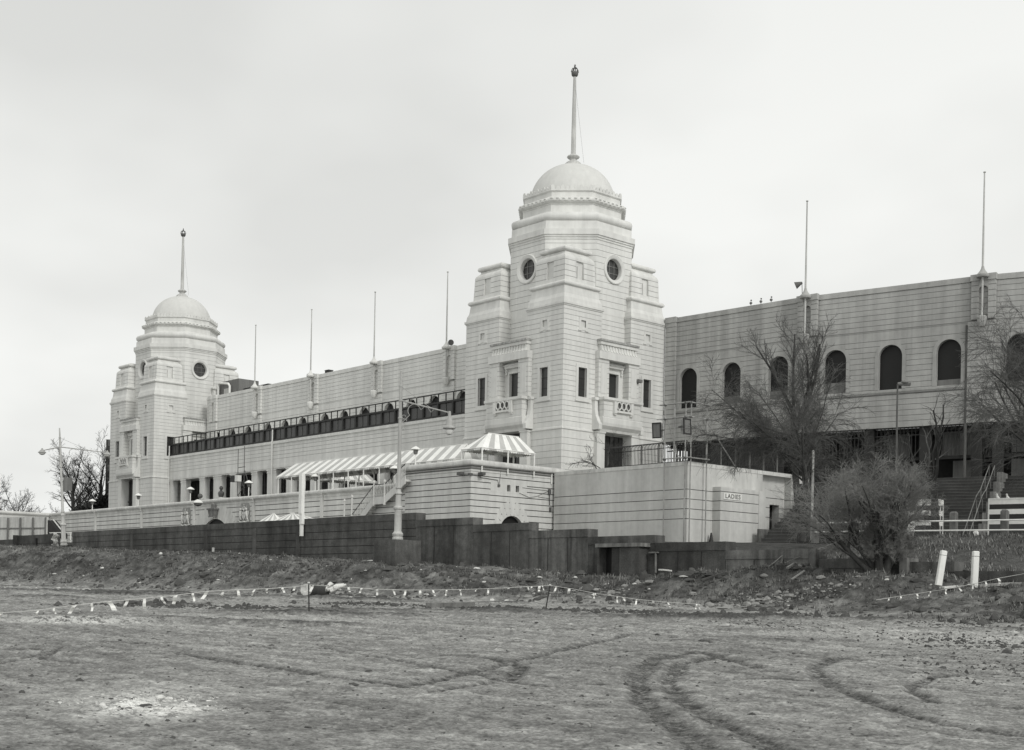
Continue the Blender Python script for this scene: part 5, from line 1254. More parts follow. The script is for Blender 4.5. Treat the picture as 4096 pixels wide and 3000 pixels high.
def flood(c, yaw, tilt, label):
    r = thing('floodlight', label, 'floodlight', c, 'boxed floodlights on the scaffold')
    cy, sy = math.cos(yaw), math.sin(yaw); c_, s_ = math.cos(tilt), math.sin(tilt)
    def T(p):
        x, y, z = p; y, z = y*c_-z*s_, y*s_+z*c_; return (c[0]+x*cy-y*sy, c[1]+x*sy+y*cy, c[2]+z)
    def bx(m, a, b, k=0):
        q = MB(); q.box(a, b, k); q.v = [T(v) for v in q.v]; m.join(q)
    m = MB(); bx(m, (-.36, 0, -.6), (.36, .42, .6)); obj('housing', m, M_steel, r)
    m = MB()
    for a, b in (((-.43,-.08,-.68),(-.34,.04,.68)), ((.34,-.08,-.68),(.43,.04,.68)), ((-.34,-.08,.58),(.34,.04,.68)), ((-.34,-.08,-.68),(.34,.04,-.58))): bx(m, a, b)
    obj('bezel', m, M_frame, r); m = MB(); bx(m, (-.34, -.03, -.58), (.34, -.005, .58)); obj('glass', m, M_panel, r)
    m = MB(); bx(m, (-.5, .1, -.04), (-.44, .5, .06)); bx(m, (.44, .1, -.04), (.5, .5, .06)); bx(m, (-.5, .5, -.04), (.5, .56, .06)); obj('yoke', m, M_rust, r)
p1 = onY(sc(183, 405), YS-.5); p2 = onX(sc(468, 368), XS+.7)
flood((p1[0], p1[1], p1[2]), R(14), R(6), 'left boxed floodlight on the scaffold, turned toward the terrace')
flood((p2[0], p2[1], p2[2]), R(84), R(-4), 'right boxed floodlight on the scaffold at the building corner')
# curled-top bar fence on the roof
t = thing('bar_fence', 'dark bar fence with curled tops on the roof of the toilet block', 'fence', (-77, 85.3, 13.3))
def bars(p, q, name):
    p = np.array(p, float); q = np.array(q, float); Ln = np.linalg.norm(q-p); u_ = (q-p)/Ln; n_ = np.array([u_[1], -u_[0]]); mb = MB(); n = int(Ln/.17)
    for i in range(n+1):
        b = p+u_*Ln*i/n; P3 = lambda o, z: (b[0]+n_[0]*o, b[1]+n_[1]*o, z)
        mb.tube([P3(0,13.28), P3(0,14.85)]+[P3(.3-.3*math.cos(a), 14.9+.35*math.sin(a)) for a in (.4, .9, 1.4, 1.9, 2.5)], .036, 4)
    obj(name, mb, M_frame, t)
    mb = MB()
    for z in (13.5, 14.8): mb.tube([(*p, z), (*q, z)], .035, 4)
    for i in range(0, n+1, 12): b = p+u_*Ln*i/n; mb.box((b[0]-.05, b[1]-.05, 13.28), (b[0]+.05, b[1]+.05, 15.2), 1)
    obj('fence_rail', mb, [M_frame, M_panel], t)
bars((-82.2, 85.4), (-72.6, 85.4), 'bars'); bars((-72.5, 85.6), (-72.5, 99.0), 'bars')

# ================================================================ right-hand side: rails, kiosks, steps
mbx = [(-50.6, 6.0), (-47.0, 5.6), (-42.9, 5.5), (-38.6, 5.45), (-34.1, 5.4), (-29.5, 5.3)]
t = thing('slope_railing', 'white two-bar railing with grey concrete posts at the top of the grass slope', 'railing', (-40, 67.5, 5.4))
for dz in (0, -.55):
    mb = MB(); mb.tube([(-46.95, 67.38, 6.44+dz), (-42, 67.38, 6.38+dz), (-33.4, 67.38, 6.24+dz), (-26, 67.38, 6.14+dz)], .05, 6); obj('rail', mb, M_white, t)
for x, y in ((140, 690), (970, 700), (1447, 680), (1928, 660)):
    q = onY(k8(x, y), 67.5); mb = MB(); mb.prism(rect(q[0], 67.55, .17), 5.2, 6.75); mb.loft([ring_of(rect(q[0], 67.55, h), z) for h, z in ((.17,6.75),(.1,6.85))]); obj('concrete_post', mb, M_dark2, t)
kf = np.array([.97, .243]); kf /= np.linalg.norm(kf); ks = np.array([-kf[1], kf[0]])
def kiosk(c, w, dpt, z0, z1, label, nb):
    t = thing('striped_kiosk', label, 'kiosk', (c[0], c[1], z0), 'striped barrier kiosks'); c = np.array(c, float); hgt = z1-z0
    a, b = c-kf*w, c; e = b+ks*dpt; g = a+ks*dpt
    for nm, p, q in (('front_panel', a, b), ('side_panel', b, e), ('back_panel', e, g), ('side_panel', g, a)):
        mb = MB(); zz = np.linspace(z0+hgt*.43, z1, 6)
        for i in range(5): mb.obox(p, q, .04, zz[i], zz[i+1], 0 if i % 2 == 0 else 1)
        mb.obox(p, q, .03, z0, zz[0], 2, .005); obj(nm, mb, [M_white, M_frame, M_glass], t)
    mb = MB()
    for p in (a, b, e, g): mb.prism(rect(p[0], p[1], .035), z0, z1+.05)
    m_ = (b+e)/2; mb.prism(rect(m_[0], m_[1], .035), z0, z1)
    for p, q in ((a, b), (b, e), (e, g), (g, a)): mb.obox(p-(q-p)*.0, q, .08, z1, z1+.07, 0, -.03)
    obj('frame', mb, M_white, t); return t
kiosk((-43.95, 76.8), 3.6, 1.25, 5.45, 8.35, 'black and white striped kiosk half hidden behind the bare trees', 5)
kiosk((-39.7+6.0*kf[0], 75.5+6.0*kf[1]), 6.0, 1.4, 5.4, 8.12, 'black and white striped kiosk at the right edge of picture', 5)
for k, xx in enumerate((1862, 1955)):
    q = onD(k8(xx, 462), 80.3); mb = MB(); mb.tube([(q[0], q[1], q[2]-.12), (q[0]+.08, q[1], q[2]+.02), (q[0]-.02, q[1], q[2]+.22)], [.05,.12,.05], 7); mb.ball((q[0]-.03, q[1], q[2]+.27), .07, 6); mb.tube([(q[0]+.05,q[1],q[2]-.1),(q[0]+.28,q[1]+.03,q[2]-.14)],[.07,.02],5)
    o = obj('pigeon', mb, M_litter, None, 60, (q[0], q[1], q[2]-.1)); tag(o, ['pale bird on the striped kiosk, the left one', 'pale bird on the striped kiosk, the right one'][k], 'bird', 'birds on the kiosk')
q = onD(k8(1018, 760), 79); t = thing('pale_bollard', 'stubby pale banded bollard behind the slope railing', 'bollard', (q[0], q[1], 5.4))
mb = MB(); mb.lathe([(.32,5.3),(.36,5.9),(.42,5.95),(.42,6.1)], q[:2], 12); obj('body', mb, M_hoard, t, 40); mb = MB(); mb.lathe([(.38,6.1),(.38,6.2),(.44,6.22),(.44,6.36),(.3,6.4)], q[:2], 12); obj('cap', mb, M_white, t, 40)
for k, xx in enumerate((873, 1660)):
    q = onY(k8(xx, 790), 67.2); mb = MB(); mb.box((q[0]-.12, 67.1, q[2]-.35), (q[0]+.12, 67.3, q[2]+.1)); mb.box((q[0]-.09, 67.13, q[2]+.1), (q[0]+.09, 67.27, q[2]+.14))
    o = obj('marker_stub', mb, M_white, None, None, (q[0], 67.2, q[2]-.3)); tag(o, ['short white stub beside the railing, left of the bare trunks', 'short white stub beneath the railing near the stair'][k], 'marker', 'white stubs below the railing')
f1, L1 = seg_frame(S[1], S[2]); N = 22
ts = thing('stadium_steps', 'broad dark flight of concrete steps climbing to the undercroft at right', 'steps', (-50, 90, 5.5))
mb = MB()
for i in range(N):
    z = 5.5+(12.5-5.5)*(i+1)/N; n0 = 18.5-.68*i
    sbox(mb, f1, (3.0, n0-.68*1.0, 4), (40, n0, z-.03), 0); sbox(mb, f1, (3.0, n0-.68, z-.03), (40, n0+.03, z), 1)
sbox(mb, f1, (-17.5, -4.6, 11.0), (40, 3.6, 12.49), 0)
obj('flight', mb, [M_step, M_stepE], ts)
def find_s(px, n, z):
    best = min(np.arange(0, 40, .05), key=lambda s: abs(PROJ(f1(s, n, z))[0]-px)); return float(best)
st_, sb_ = find_s(2203/.5508, 4.2, 12.4), find_s(2146/.5508, 18.5, 5.6)
mb = MB()
for i in range(7):
    t0 = i/7; n1 = 18.6-14.4*t0; n0 = 18.6-14.4*(i+1)/7; z = 5.6+6.9*(i+1)/7+.15; s = sb_+(st_-sb_)*t0
    sbox(mb, f1, (s, n0, 4.5), (s+.4, n1, z))
obj('divider_wall', mb, M_dark2, ts)
mb = MB()
for o_ in (-.9, -.45):
    mb.tube([f1(sb_+o_, 18.6, 6.5), f1(sb_+o_, 18.2, 6.9), f1((sb_+st_)/2+o_, 11.4, 10.3), f1((sb_+st_)/2+o_, 10.2, 10.9), f1(st_+o_, 4.2, 13.4)], .04, 5)
    for q in np.linspace(0, 1, 7): mb.tube([f1(sb_+(st_-sb_)*q+o_, 18.4-14.2*q, 6.6+6.8*q), f1(sb_+(st_-sb_)*q+o_, 18.4-14.2*q, 5.4+6.9*q)], .03, 4)
obj('handrail', mb, M_dark2, ts)
# white timber posts, leaning, with boards
for (bx_, by_, tx_, ty_, dep_, lb) in ((1315,1222,1358,950,54.5,'white painted timber post leaning right, the left of two'), (1645,1258,1660,955,54.2,'white painted timber post standing upright, the right of two')):
    b = onD(k8(bx_, by_), dep_); tp = onD(k8(tx_, ty_), dep_); u_ = (tp-b); Ln = np.linalg.norm(u_); u_ /= Ln
    t = thing('timber_post', lb, 'post', tuple(b), 'white posts by the low wall')
    w = .125; X_a = RT-u_*(RT@u_); X_a /= np.linalg.norm(X_a); W_a = np.cross(u_, X_a)
    rg = lambda h, ww: [b+u_*h+X_a*a*ww+W_a*c*ww for a, c in ((-1,-.8),(-.8,-1),(.8,-1),(1,-.8),(1,.8),(.8,1),(-.8,1),(-1,.8))]
    mb = MB(); mb.loft([rg(-.25,w), rg(Ln*.98,w), rg(Ln,w*.72)]); obj('shaft', mb, M_white, t)
    mb = MB(); mb.loft([rg(Ln*.83,w+.004), rg(Ln*.845,w+.004)]); obj('dark_band', mb, M_panel, t)
# boards lying beside them
def plank(px0, px1, dep, w, th, m, label, name='plank', lift=.06, grp=None):
    a = onD(px0, dep); 
    b = onD(px1, dep*1.01)
    a[2] = float(ground_z(a[0], a[1]))+lift; b[2] = float(ground_z(b[0], b[1]))+lift
    u_ = b-a; Ln = np.linalg.norm(u_); u_ /= Ln; s_ = np.cross(u_, [0,0,1]); s_ /= np.linalg.norm(s_); n_ = np.cross(s_, u_)
    mb = MB(); vs = []
    for q in (a, b):
        for i, j in ((-1,-1),(1,-1),(1,1),(-1,1)): vs.append(q+s_*i*w/2+n_*j*th/2)
    mb.add(vs, [(0,1,2,3),(7,6,5,4),(0,4,5,1),(1,5,6,2),(2,6,7,3),(3,7,4,0)])
    o = obj(name, mb, m, None, None, tuple((a+b)/2)); return tag(o, label, 'plank' if name == 'plank' else name.replace('_', ' '), grp)
plank(k8(1340, 1215), k8(1640, 1240), 54.6, .35, .08, M_litter, 'pale board lying at the foot of the white posts')
plank(k8(1640, 1262), k8(2060, 1268), 54.4, .9, .1, M_stoneL, 'wide grey board on the ground right of the white posts', lift=.1)
plank(k3(892, 1618), k3(1316, 1622), 53.5, .25, .22, M_dark2, 'long squared timber lying on the dirt in mid ground', lift=.1)
plank(k7(335, 1305), k7(420, 1232), 68, .3, .08, M_litter, 'short pale plank propped on the earth bank near the shelter', lift=.35)
plank(k7(940, 1490), k7(1360, 1468), 50.5, .12, .06, M_clod, 'thin dark pole lying on dirt below the rubble')
plank(k3(1545, 1515), k3(1608, 1492), 62, .14, .05, M_litter, 'small pale stick on the bank behind the marker tape')
plank(k7(1530, 1275), k7(1610, 1232), 61.5, .12, .1, M_wood, 'old broken branch lying on the right-hand heap', lift=.2)
plank(k7(1570, 1262), k7(1690, 1335), 60.5, .08, .06, M_wood, 'thin grey lath sticking from the right-hand heap', lift=.15)
plank(k7(720, 1290), k7(935, 1278), 63.5, .16, .08, M_clod, 'dark wet plank lying across the heap', lift=.25)
plank(k7(1330, 1400), k7(1440, 1450), 59, .1, .08, M_clod, 'dark stick at the foot of rubble')
# pale boulder-like lumps in the rubble
for k, (x, y, dep_, r, lb) in enumerate(((690,1330,60.5,.2,'large pale lump in the rubble, left of the group'), (800,1345,60.2,.24,'largest pale lump in the middle of the rubble'), (840,1395,61.2,0.28,'rounded dark-bellied lump at the foot of rubble'), (1310,1318,61.5,0.17,'small pale block on the slope of the right heap'), (640,1360,62.8,0.19,'low pale lump at the left end of the rubble'), (1850,1350,59.6,0.20,'pale lump at the foot of the far right heap'), (755,1172,66.5,0.15,'small white lump on top of the bank below the black wall'), (1640,1138,62,0.17,'small white lump on top of the right-hand heap'))):
    q = onD(k7(x, y), dep_); mb = MB(); rg = random.Random(k)
    z = float(ground_z(q[0], q[1]))
    ring = []
    for j in range(7):
        a = math.pi*(.06+.9*j/6); ring.append([(q[0]+r*1.25*math.sin(a)*math.cos(2*math.pi*i/9)*rg.uniform(.75,1.2), q[1]+r*math.sin(a)*math.sin(2*math.pi*i/9)*rg.uniform(.75,1.2), z+r*.35-r*.62*math.cos(a)*rg.uniform(.8,1.1)) for i in range(9)])
    mb.loft(ring); o = obj('rubble_lump', mb, M_stoneL if k != 2 else M_dark2, None, None, (q[0], q[1], z)); tag(o, lb, 'rubble lump', 'lumps of rubble')
# cut log with white end, heap of pale limbs
a = onD(k2(1475, 1432), 73); b = onD(k2(1650, 1425), 75.6); r = .37; za = float(ground_z(a[0], a[1]))
a[2] = za+r*.9; b[2] = float(ground_z(b[0], b[1]))+r*.8
t = thing('cut_log', 'thick cut log with a white mottled end lying at the foot of bank', 'log', tuple(a))
mb = MB(); mb.tube([a, a+(b-a)*.5, b], [r, r*.97, r*.86], 18); obj('bark', mb, M_bark, t, 50); u_ = (b-a)/np.linalg.norm(b-a)
mb = MB(); mb.tube([a-u_*.03, a+u_*.02], [r*.95, r*.97], 18); obj('cut_face', mb, mat('cut_face', .5, .9, .45, 5.), t)
for k, (x0, y0, x1, y1) in enumerate(((1690,1440,1830,1385), (1700,1455,1850,1390), (1680,1400,1725,1385), (1670,1440,1790,1430), (1730,1420,1800,1440))):
    p0, p1 = onD(k2(x0, y0), 75), onD(k2(x1, y1), 75.5); mb = MB(); m_ = (p0+p1)/2+np.array([0,0,.08]); mb.tube([p0, m_, p1], [.09,.12,.06], 7)
    o = obj('pale_limb', mb, M_litter, None, 60, tuple(p0)); tag(o, ['longest pale stripped limb beside the log', 'upper pale stripped limb beside the log', 'short pale limb resting against the log end', 'low pale limb lying flat beside the log', 'stubby pale limb at the far side of the pile'][k], 'branch', 'pale limbs beside the log')

# ================================================================ marker tape on stakes
def gz_at(px, dep): q = onD(d(*px), dep); return q
def tape(label, pts, flags, grp):
    P3 = [onD(d(x, y), dp) for x, y, dp in pts]
    t = thing('marker_tape', label, 'marker tape', tuple(P3[len(P3)//2]), grp)
    mb = MB(); mb.tube(P3, .0095, 4); obj('cord', mb, M_cop, t)
    X0 = [p[0] for p in pts]
    for i, (x, w, h) in enumerate(flags):
        y = np.interp(x, X0, [p[1] for p in pts]); dp = np.interp(x, X0, [p[2] for p in pts]); q = onD(d(x, y), dp); mb = MB()
        jj = random.Random(i*13+len(flags)); x += jj.uniform(-3, 3); ww, hh = w*dp/2820*jj.uniform(.55, 1.0), h*dp/2820*jj.uniform(.7, 1.1); s_ = RT; tw = (i*37 % 11-5)*.03*h/20
        rows_ = []
        for k in range(5):
            f_ = k/4; off = FW*(.04*math.sin(k*1.7+i)); rows_.append([q+s_*(-ww/2*(1-.15*math.sin(k+i))+tw*k*.25)+off+np.array([0,0,-hh*f_]), q+s_*(ww/2*(1-.2*math.cos(k*1.3+i))+tw*k*.25)+off*1.4+np.array([0,0,-hh*f_])])
        for k in range(4): mb.add([rows_[k][0], rows_[k][1], rows_[k+1][1], rows_[k+1][0]], [(0,1,2,3)])
        o = obj('flag', mb, M_litter if (i*7+len(flags)) % 3 == 0 else M_white, t, recalc=False); md = o.modifiers.new('thick', 'SOLIDIFY'); md.thickness = .008
    return t
LP = [(-40,1353,35),(80,1345,36),(160,1334,37),(240,1325,38),(320,1318,39),(390,1311,40),(455,1303,41),(530,1299,42),(590,1297,43),(650,1293,44),(680,1288,45)]
tape('white marker tape with hanging strips, sagging from the left edge to the iron stake', LP, [(3,8,9),(83,7,14),(118,5,12),(165,10,27),(203,7,20),(241,12,27),(281,7,20),(317,9,26),(354,6,18),(387,9,21),(425,6,17),(457,10,22),(491,7,17),(523,8,17),(561,6,14),(588,7,14),(622,5,12),(650,5,11)], 'white marker tapes')
MP = [(680,1288,45),(730,1292,46),(770,1294,46.8),(830,1298,48),(890,1300,49.2),(950,1300,50.4),(1010,1299,51.5),(1080,1297,52.4),(1150,1293,53),(1212,1290,53.6)]
tape('white marker tape with hanging strips strung between the two stakes', MP, [(690,6,18),(720,5,16),(767,5,14),(797,5,12),(831,8,18),(866,5,13),(894,6,14),(925,6,12),(953,5,15),(984,5,12),(1014,5,12),(1050,4,7),(1076,5,13),(1163,4,10),(1172,4,8),(1188,5,12),(1195,4,10)], 'white marker tapes')
RP = [(1212,1290,53.6),(1260,1297,53),(1310,1307,52.4),(1360,1314,52),(1400,1320,51.5),(1470,1327,51),(1540,1331,50.5)]
tape('white marker tape running down to the ground right of the leaning stake', RP, [(1226,5,13),(1254,6,15),(1307,5,13),(1312,4,12),(1360,5,13),(1373,4,11),(1403,5,14),(1438,4,9),(1471,5,14),(1535,5,13),(1540,4,12)], 'white marker tapes')
QP = [(1930,1322,52),(1960,1317,52),(1990,1312,51.8),(2020,1308,51.6),(2050,1303,51.4),(2085,1298,51),(2112,1293,50.8),(2140,1287,50.5),(2170,1281,50),(2200,1274,49.6),(2256,1264,49),(2300,1256,48.6)]
tape('white marker tape rising to the right edge in front of the white posts', QP, [(1960,4,10),(1985,5,13),(2020,4,11),(2050,4,11),(2084,4,11),(2113,5,13),(2145,5,15),(2172,5,13),(2199,5,12)], 'white marker tapes')
for (x0, y0, x1, y1, dp, lb) in ((681,1357,680,1283,45,'thin upright iron stake holding the marker tape'), (1202,1344,1212,1288,53.6,'thin iron stake leaning right, holding the marker tape')):
    b, tp = onD(d(x0, y0), dp), onD(d(x1, y1), dp); t = thing('iron_stake', lb, 'stake', tuple(b), 'iron stakes'); mb = MB(); mb.tube([b-(tp-b)*.2, tp], .026, 6); obj('rod', mb, M_frame, t); mb = MB(); mb.tube([tp-(tp-b)*.03, tp+(tp-b)*.015], .045, 6); obj('loop', mb, M_litter, t)
b = onY(k2(600, 1108), 52.6); t = thing('short_stake', 'short dark stake with a pale flapping tag on the upper bank', 'stake', tuple(b)); tp = onY(k2(602, 1045), 52.6)
mb = MB(); mb.tube([b-np.array([0,0,.3]), tp], .05, 5); obj('rod', mb, M_frame, t); mb = MB(); mb.box((tp[0]-.12, 52.5, tp[2]-.75), (tp[0]+.2, 52.54, tp[2]+.05)); obj('tag', mb, M_litter, t)
# loose cable on the right bank
p0 = [onD(k7(x, y), dp) for x, y, dp in ((1290,1210,62.5),(1325,1095,63),(1360,1098,63),(1400,1070,63),(1485,995,63.2),(1482,1050,63.2),(1450,1105,63),(1410,1095,63))]
mb = MB(); mb.tube(p0, .028, 5); o = obj('bent_cable', mb, M_wood, None, None, tuple(p0[0])); tag(o, 'stiff bent cable sticking up from the heap before the low wall', 'cable')
p0 = [onD(k7(x, y), dp) for x, y, dp in ((1500,1070,63),(1640,1010,64),(1780,950,65),(2000,870,68))]
mb = MB(); mb.tube(p0, .02, 4); o = obj('stay_wire', mb, M_wood, None, None, tuple(p0[0])); tag(o, 'thin stay wire slanting up the grass slope by the low wall', 'wire')
# ================================================================ bare trees
class Tubes:
    def __init__(s): s.g = {}
    def add(s, pts, rad, sides): s.g.setdefault((len(pts), sides), []).append((pts, rad))
    def build(s, name, m, parent):
        Vs, Fs, o = [], [], 0
        for (k, n), L in s.g.items():
            P = np.array([p for p, r in L], float); Rr = np.array([r for p, r in L], float)   # (B,k,3),(B,k)
            D = np.gradient(P, axis=1); D /= np.linalg.norm(D, axis=2, keepdims=True)+1e-9
            ref = np.where(np.abs(D[:, :1, 2:3]) < .8, np.array([0,0,1.]), np.array([1.,0,0])); U = np.cross(D, np.broadcast_to(ref, D.shape)); U /= np.linalg.norm(U, axis=2, keepdims=True)+1e-9; W = np.cross(D, U)
            a = np.arange(n)*2*math.pi/n
            ring = P[:, :, None, :]+Rr[:, :, None, None]*(np.cos(a)[None, None, :, None]*U[:, :, None, :]+np.sin(a)[None, None, :, None]*W[:, :, None, :])
            B = len(L); idx = o+np.arange(B*k*n).reshape(B, k, n); o += B*k*n
            j = np.roll(np.arange(n), -1)
            q = np.stack([idx[:, :-1, :], idx[:, :-1, j], idx[:, 1:, j], idx[:, 1:, :]], -1).reshape(-1, 4)
            Vs.append(ring.reshape(-1, 3)); Fs.append(q)
        if not Vs: return None
        base = np.array(absloc(parent)); ob = grid_obj(name, np.concatenate(Vs)-base, np.concatenate(Fs), m, True); ob.parent = parent; return ob
def tree(label, base, group, seed, stems, levels, m_tw, m_bark=None, cat='tree', name='bare_tree'):
    """stems: list of (start offset, dir, length, r). levels: list of dict per branching level"""
    rg = np.random.default_rng(seed); t = thing(name, label, cat, tuple(base), group); T, C = Tubes(), Tubes()
    def grow(p, dv, ln, r, lv, cur=None):
        L = levels[lv]; n = L.get('seg', 4); pts = [np.array(p, float)]; dv = np.array(dv, float); dv /= np.linalg.norm(dv)
        for i in range(n):
            dv = dv+rg.normal(0, L['wob'], 3)+np.array([0,0,L['trop']*(1+i*.3)]); dv /= np.linalg.norm(dv); pts.append(pts[-1]+dv*ln/n)
        tip = L.get('tip', .45); rad = [r*(1-(1-tip)*i/n) for i in range(n+1)]
        if lv == 0: rad[0] *= 1.35
        (T if lv <= L.get('tl', 1) and lv < 2 else C).add(pts, rad, 7 if lv == 0 else 5 if lv == 1 else 4 if lv == 2 else 3)
        if lv+1 >= len(levels): return
        K = levels[lv+1]; cnt = K['n'] if isinstance(K['n'], int) else int(rg.integers(*K['n']))
        for c in range(cnt):
            f = K.get('t0', .3)+(1-K.get('t0', .3))*(c+rg.uniform(.2, .9))/cnt; f = min(f, .99); i = min(int(f*n), n-1); q = pts[i]+(pts[i+1]-pts[i])*(f*n-i); dd = pts[i+1]-pts[i]; dd /= np.linalg.norm(dd)
            pr = rg.normal(0, 1, 3); pr -= dd*(pr@dd); pr /= np.linalg.norm(pr); an = rg.uniform(*K['ang'])
            nd = dd*math.cos(an)+pr*math.sin(an)
            if 'bias' in K: nd = nd+np.array(K['bias'])
            grow(q, nd, ln*rg.uniform(*K['len'])*(1-.35*f if lv else 1), max(r*(1-(1-tip)*f)*K['rr'], K.get('rmin', .006)), lv+1)
    for off, dv, ln, r in stems: grow(np.array(base)+np.array(off), dv, ln, r, 0)
    T.build('trunk', m_bark or M_bark, t); C.build('crown', m_tw, t); return t
fw, rt = FW, RT
def lean(a, b, c): return tuple(a*rt+b*fw+np.array([0,0,c]))
# big drooping tree beside the toilet block
zg = 5.9; bA = (-51.8, 74.0, zg-.3)
tree('large bare tree with dense drooping twigs, standing right of the toilet block', bA, 'bare trees by the grey wall', 29,
     [((0,0,0), lean(-.10,0,1), 7.6, .26)],
     [dict(seg=6, wob=.05, trop=.02, tip=.7), dict(n=15, t0=.38, seg=6, wob=.10, trop=.02, ang=(.5,1.15), len=(.66,.98), rr=.32, tip=.4), dict(n=13, t0=.2, seg=5, wob=.13, trop=-.035, ang=(.4,1.0), len=(.32,.52), rr=.40, rmin=.018),
      dict(n=12, t0=.12, seg=4, wob=.14, trop=-.065, ang=(.3,.9), len=(.42,.9), rr=.42, rmin=.011, tip=.6), dict(n=5, t0=.15, seg=3, wob=.14, trop=-.1, ang=(.3,.8), len=(.4,.7), rr=.6, rmin=.008, tip=.6)], M_twig)
bB = (-55.8, 78.5, 5.9)
tree('taller bare tree with upright forking limbs in front of the grey arcade wall', bB, 'bare trees by the grey wall', 23,
     [((0,0,0), lean(-.10,0,1), 9.8, .28)],
     [dict(seg=6, wob=.04, trop=.02, tip=.8), dict(n=5, t0=.72, seg=6, wob=.08, trop=.055, ang=(.25,.75), len=(.55,.78), rr=.62, tip=.35, bias=lean(-.12,0,.1)), dict(n=9, t0=.2, seg=5, wob=.10, trop=.05, ang=(.35,.8), len=(.35,.55), rr=.5, rmin=.025),
      dict(n=8, t0=.15, seg=4, wob=.13, trop=.035, ang=(.3,.8), len=(.4,.65), rr=.5, rmin=.016), dict(n=6, t0=.15, seg=3, wob=.15, trop=.02, ang=(.3,.8), len=(.4,.6), rr=.6, rmin=.008)], M_twig)
bC = (-33.1, 52.9, 2.75)
stm = [((.1*math.cos(a), .1*math.sin(a), 0), (.47*s*math.cos(a), .47*s*math.sin(a), 1), l, r) for a, s, l, r in ((.2,.5,3.2,.2),(1.5,.9,2.9,.15),(2.7,.9,3.1,.17),(3.9,1.3,2.9,.15),(5.2,.7,3.0,.14),(4.6,.3,3.4,.18))]
stm += [((-.25*rt[0], -.25*rt[1], 0), lean(-1.0,0,1), 3.2, .16), ((.2*rt[0], .2*rt[1], 0), lean(.15,0,1), 3.1, .2)]
stm += [((.28*math.cos(a), .28*math.sin(a), 0), (.35*math.cos(a*1.7), .35*math.sin(a*1.7), 1), 1.1+.5*(k % 3)*.5, .03) for k, a in enumerate(np.arange(0, 6.2, .62))]
tree('pale bushy pollard willow with thick dark stems in front of the low wall', bC, 'bare trees by the grey wall', 37, stm,
     [dict(seg=4, wob=.09, trop=.05, tip=.62), dict(n=5, t0=.4, seg=4, wob=.10, trop=.03, ang=(.3,.95), len=(.55,.85), rr=.5, tip=.5), dict(n=8, t0=.2, seg=4, wob=.15, trop=.02, ang=(.35,.9), len=(.5,.8), rr=.42, rmin=.012),
      dict(n=8, t0=.12, seg=3, wob=.2, trop=.0, ang=(.35,1.0), len=(.45,.85), rr=.5, rmin=.009), dict(n=6, t0=.12, seg=3, wob=.2, trop=-.02, ang=(.4,1.0), len=(.5,.95), rr=.7, rmin=.0065)], M_twigL)
bD = (-41.9, 73.0, 5.4)
tree('thin dark forked tree with sparse crooked limbs before the striped kiosk', bD, 'bare trees by the grey wall', 41,
     [((0,0,0), lean(.02,0,1), 3.9, .27)],
     [dict(seg=4, wob=.04, trop=.02, tip=.8), dict(n=4, t0=.8, seg=6, wob=.15, trop=.08, ang=(.3,.8), len=(.9,1.4), rr=.5, tip=.4), dict(n=5, t0=.3, seg=5, wob=.2, trop=.06, ang=(.4,.9), len=(.3,.5), rr=.5, rmin=.02), dict(n=5, t0=.2, seg=4, wob=.2, trop=.03, ang=(.4,.9), len=(.35,.6), rr=.5, rmin=.012)], M_twig)
e = onD(d(2340, 1185), 72); bE = (e[0], e[1], 5.0)
tree('bare tree reaching in from the right edge with long drooping branches', bE, 'bare trees by the grey wall', 53,
     [((0,0,0), lean(-.05,0,1), 7.5, .3)],
     [dict(seg=6, wob=.05, trop=.02, tip=.7), dict(n=13, t0=.42, seg=6, wob=.1, trop=.02, ang=(.5,1.2), len=(.7,1.05), rr=.38, tip=.4), dict(n=11, t0=.2, seg=5, wob=.13, trop=-.02, ang=(.4,.9), len=(.35,.55), rr=.45, rmin=.016),
      dict(n=13, t0=.15, seg=4, wob=.14, trop=-.05, ang=(.3,.9), len=(.4,.85), rr=.45, rmin=.012), dict(n=6, t0=.2, seg=3, wob=.15, trop=-.07, ang=(.3,.8), len=(.4,.7), rr=.6, rmin=.008)], M_twig)
# shrub climbing at the tower foot
p = onY(c2(980, 1275), 85.1)
tree('leafless shrub sprawling over the roof edge at the near tower foot', (p[0], 85.0, 13.25), None, 61,
     [((0,0,0), lean(-.5,0,1), 1.7, .05), ((1.2,0,0), lean(.3,0,1), 2.0, .05), ((.6,0,0), lean(-.9,0,.6), 2.2, .045), ((2.0,0,0), lean(-.3,0,1), 2.4, .05), ((1.6,0,0), lean(.8,0,.7), 1.6, .04)],
     [dict(seg=5, wob=.12, trop=.02, tip=.5), dict(n=6, t0=.2, seg=5, wob=.15, trop=.03, ang=(.4,1.0), len=(.4,.7), rr=.6, rmin=.018), dict(n=5, t0=.2, seg=4, wob=.18, trop=.02, ang=(.4,.9), len=(.4,.7), rr=.6, rmin=.013), dict(n=3, t0=.2, seg=3, wob=.2, trop=.0, ang=(.4,.9), len=(.4,.7), rr=.7, rmin=.011)], M_bark, cat='shrub', name='bare_shrub')
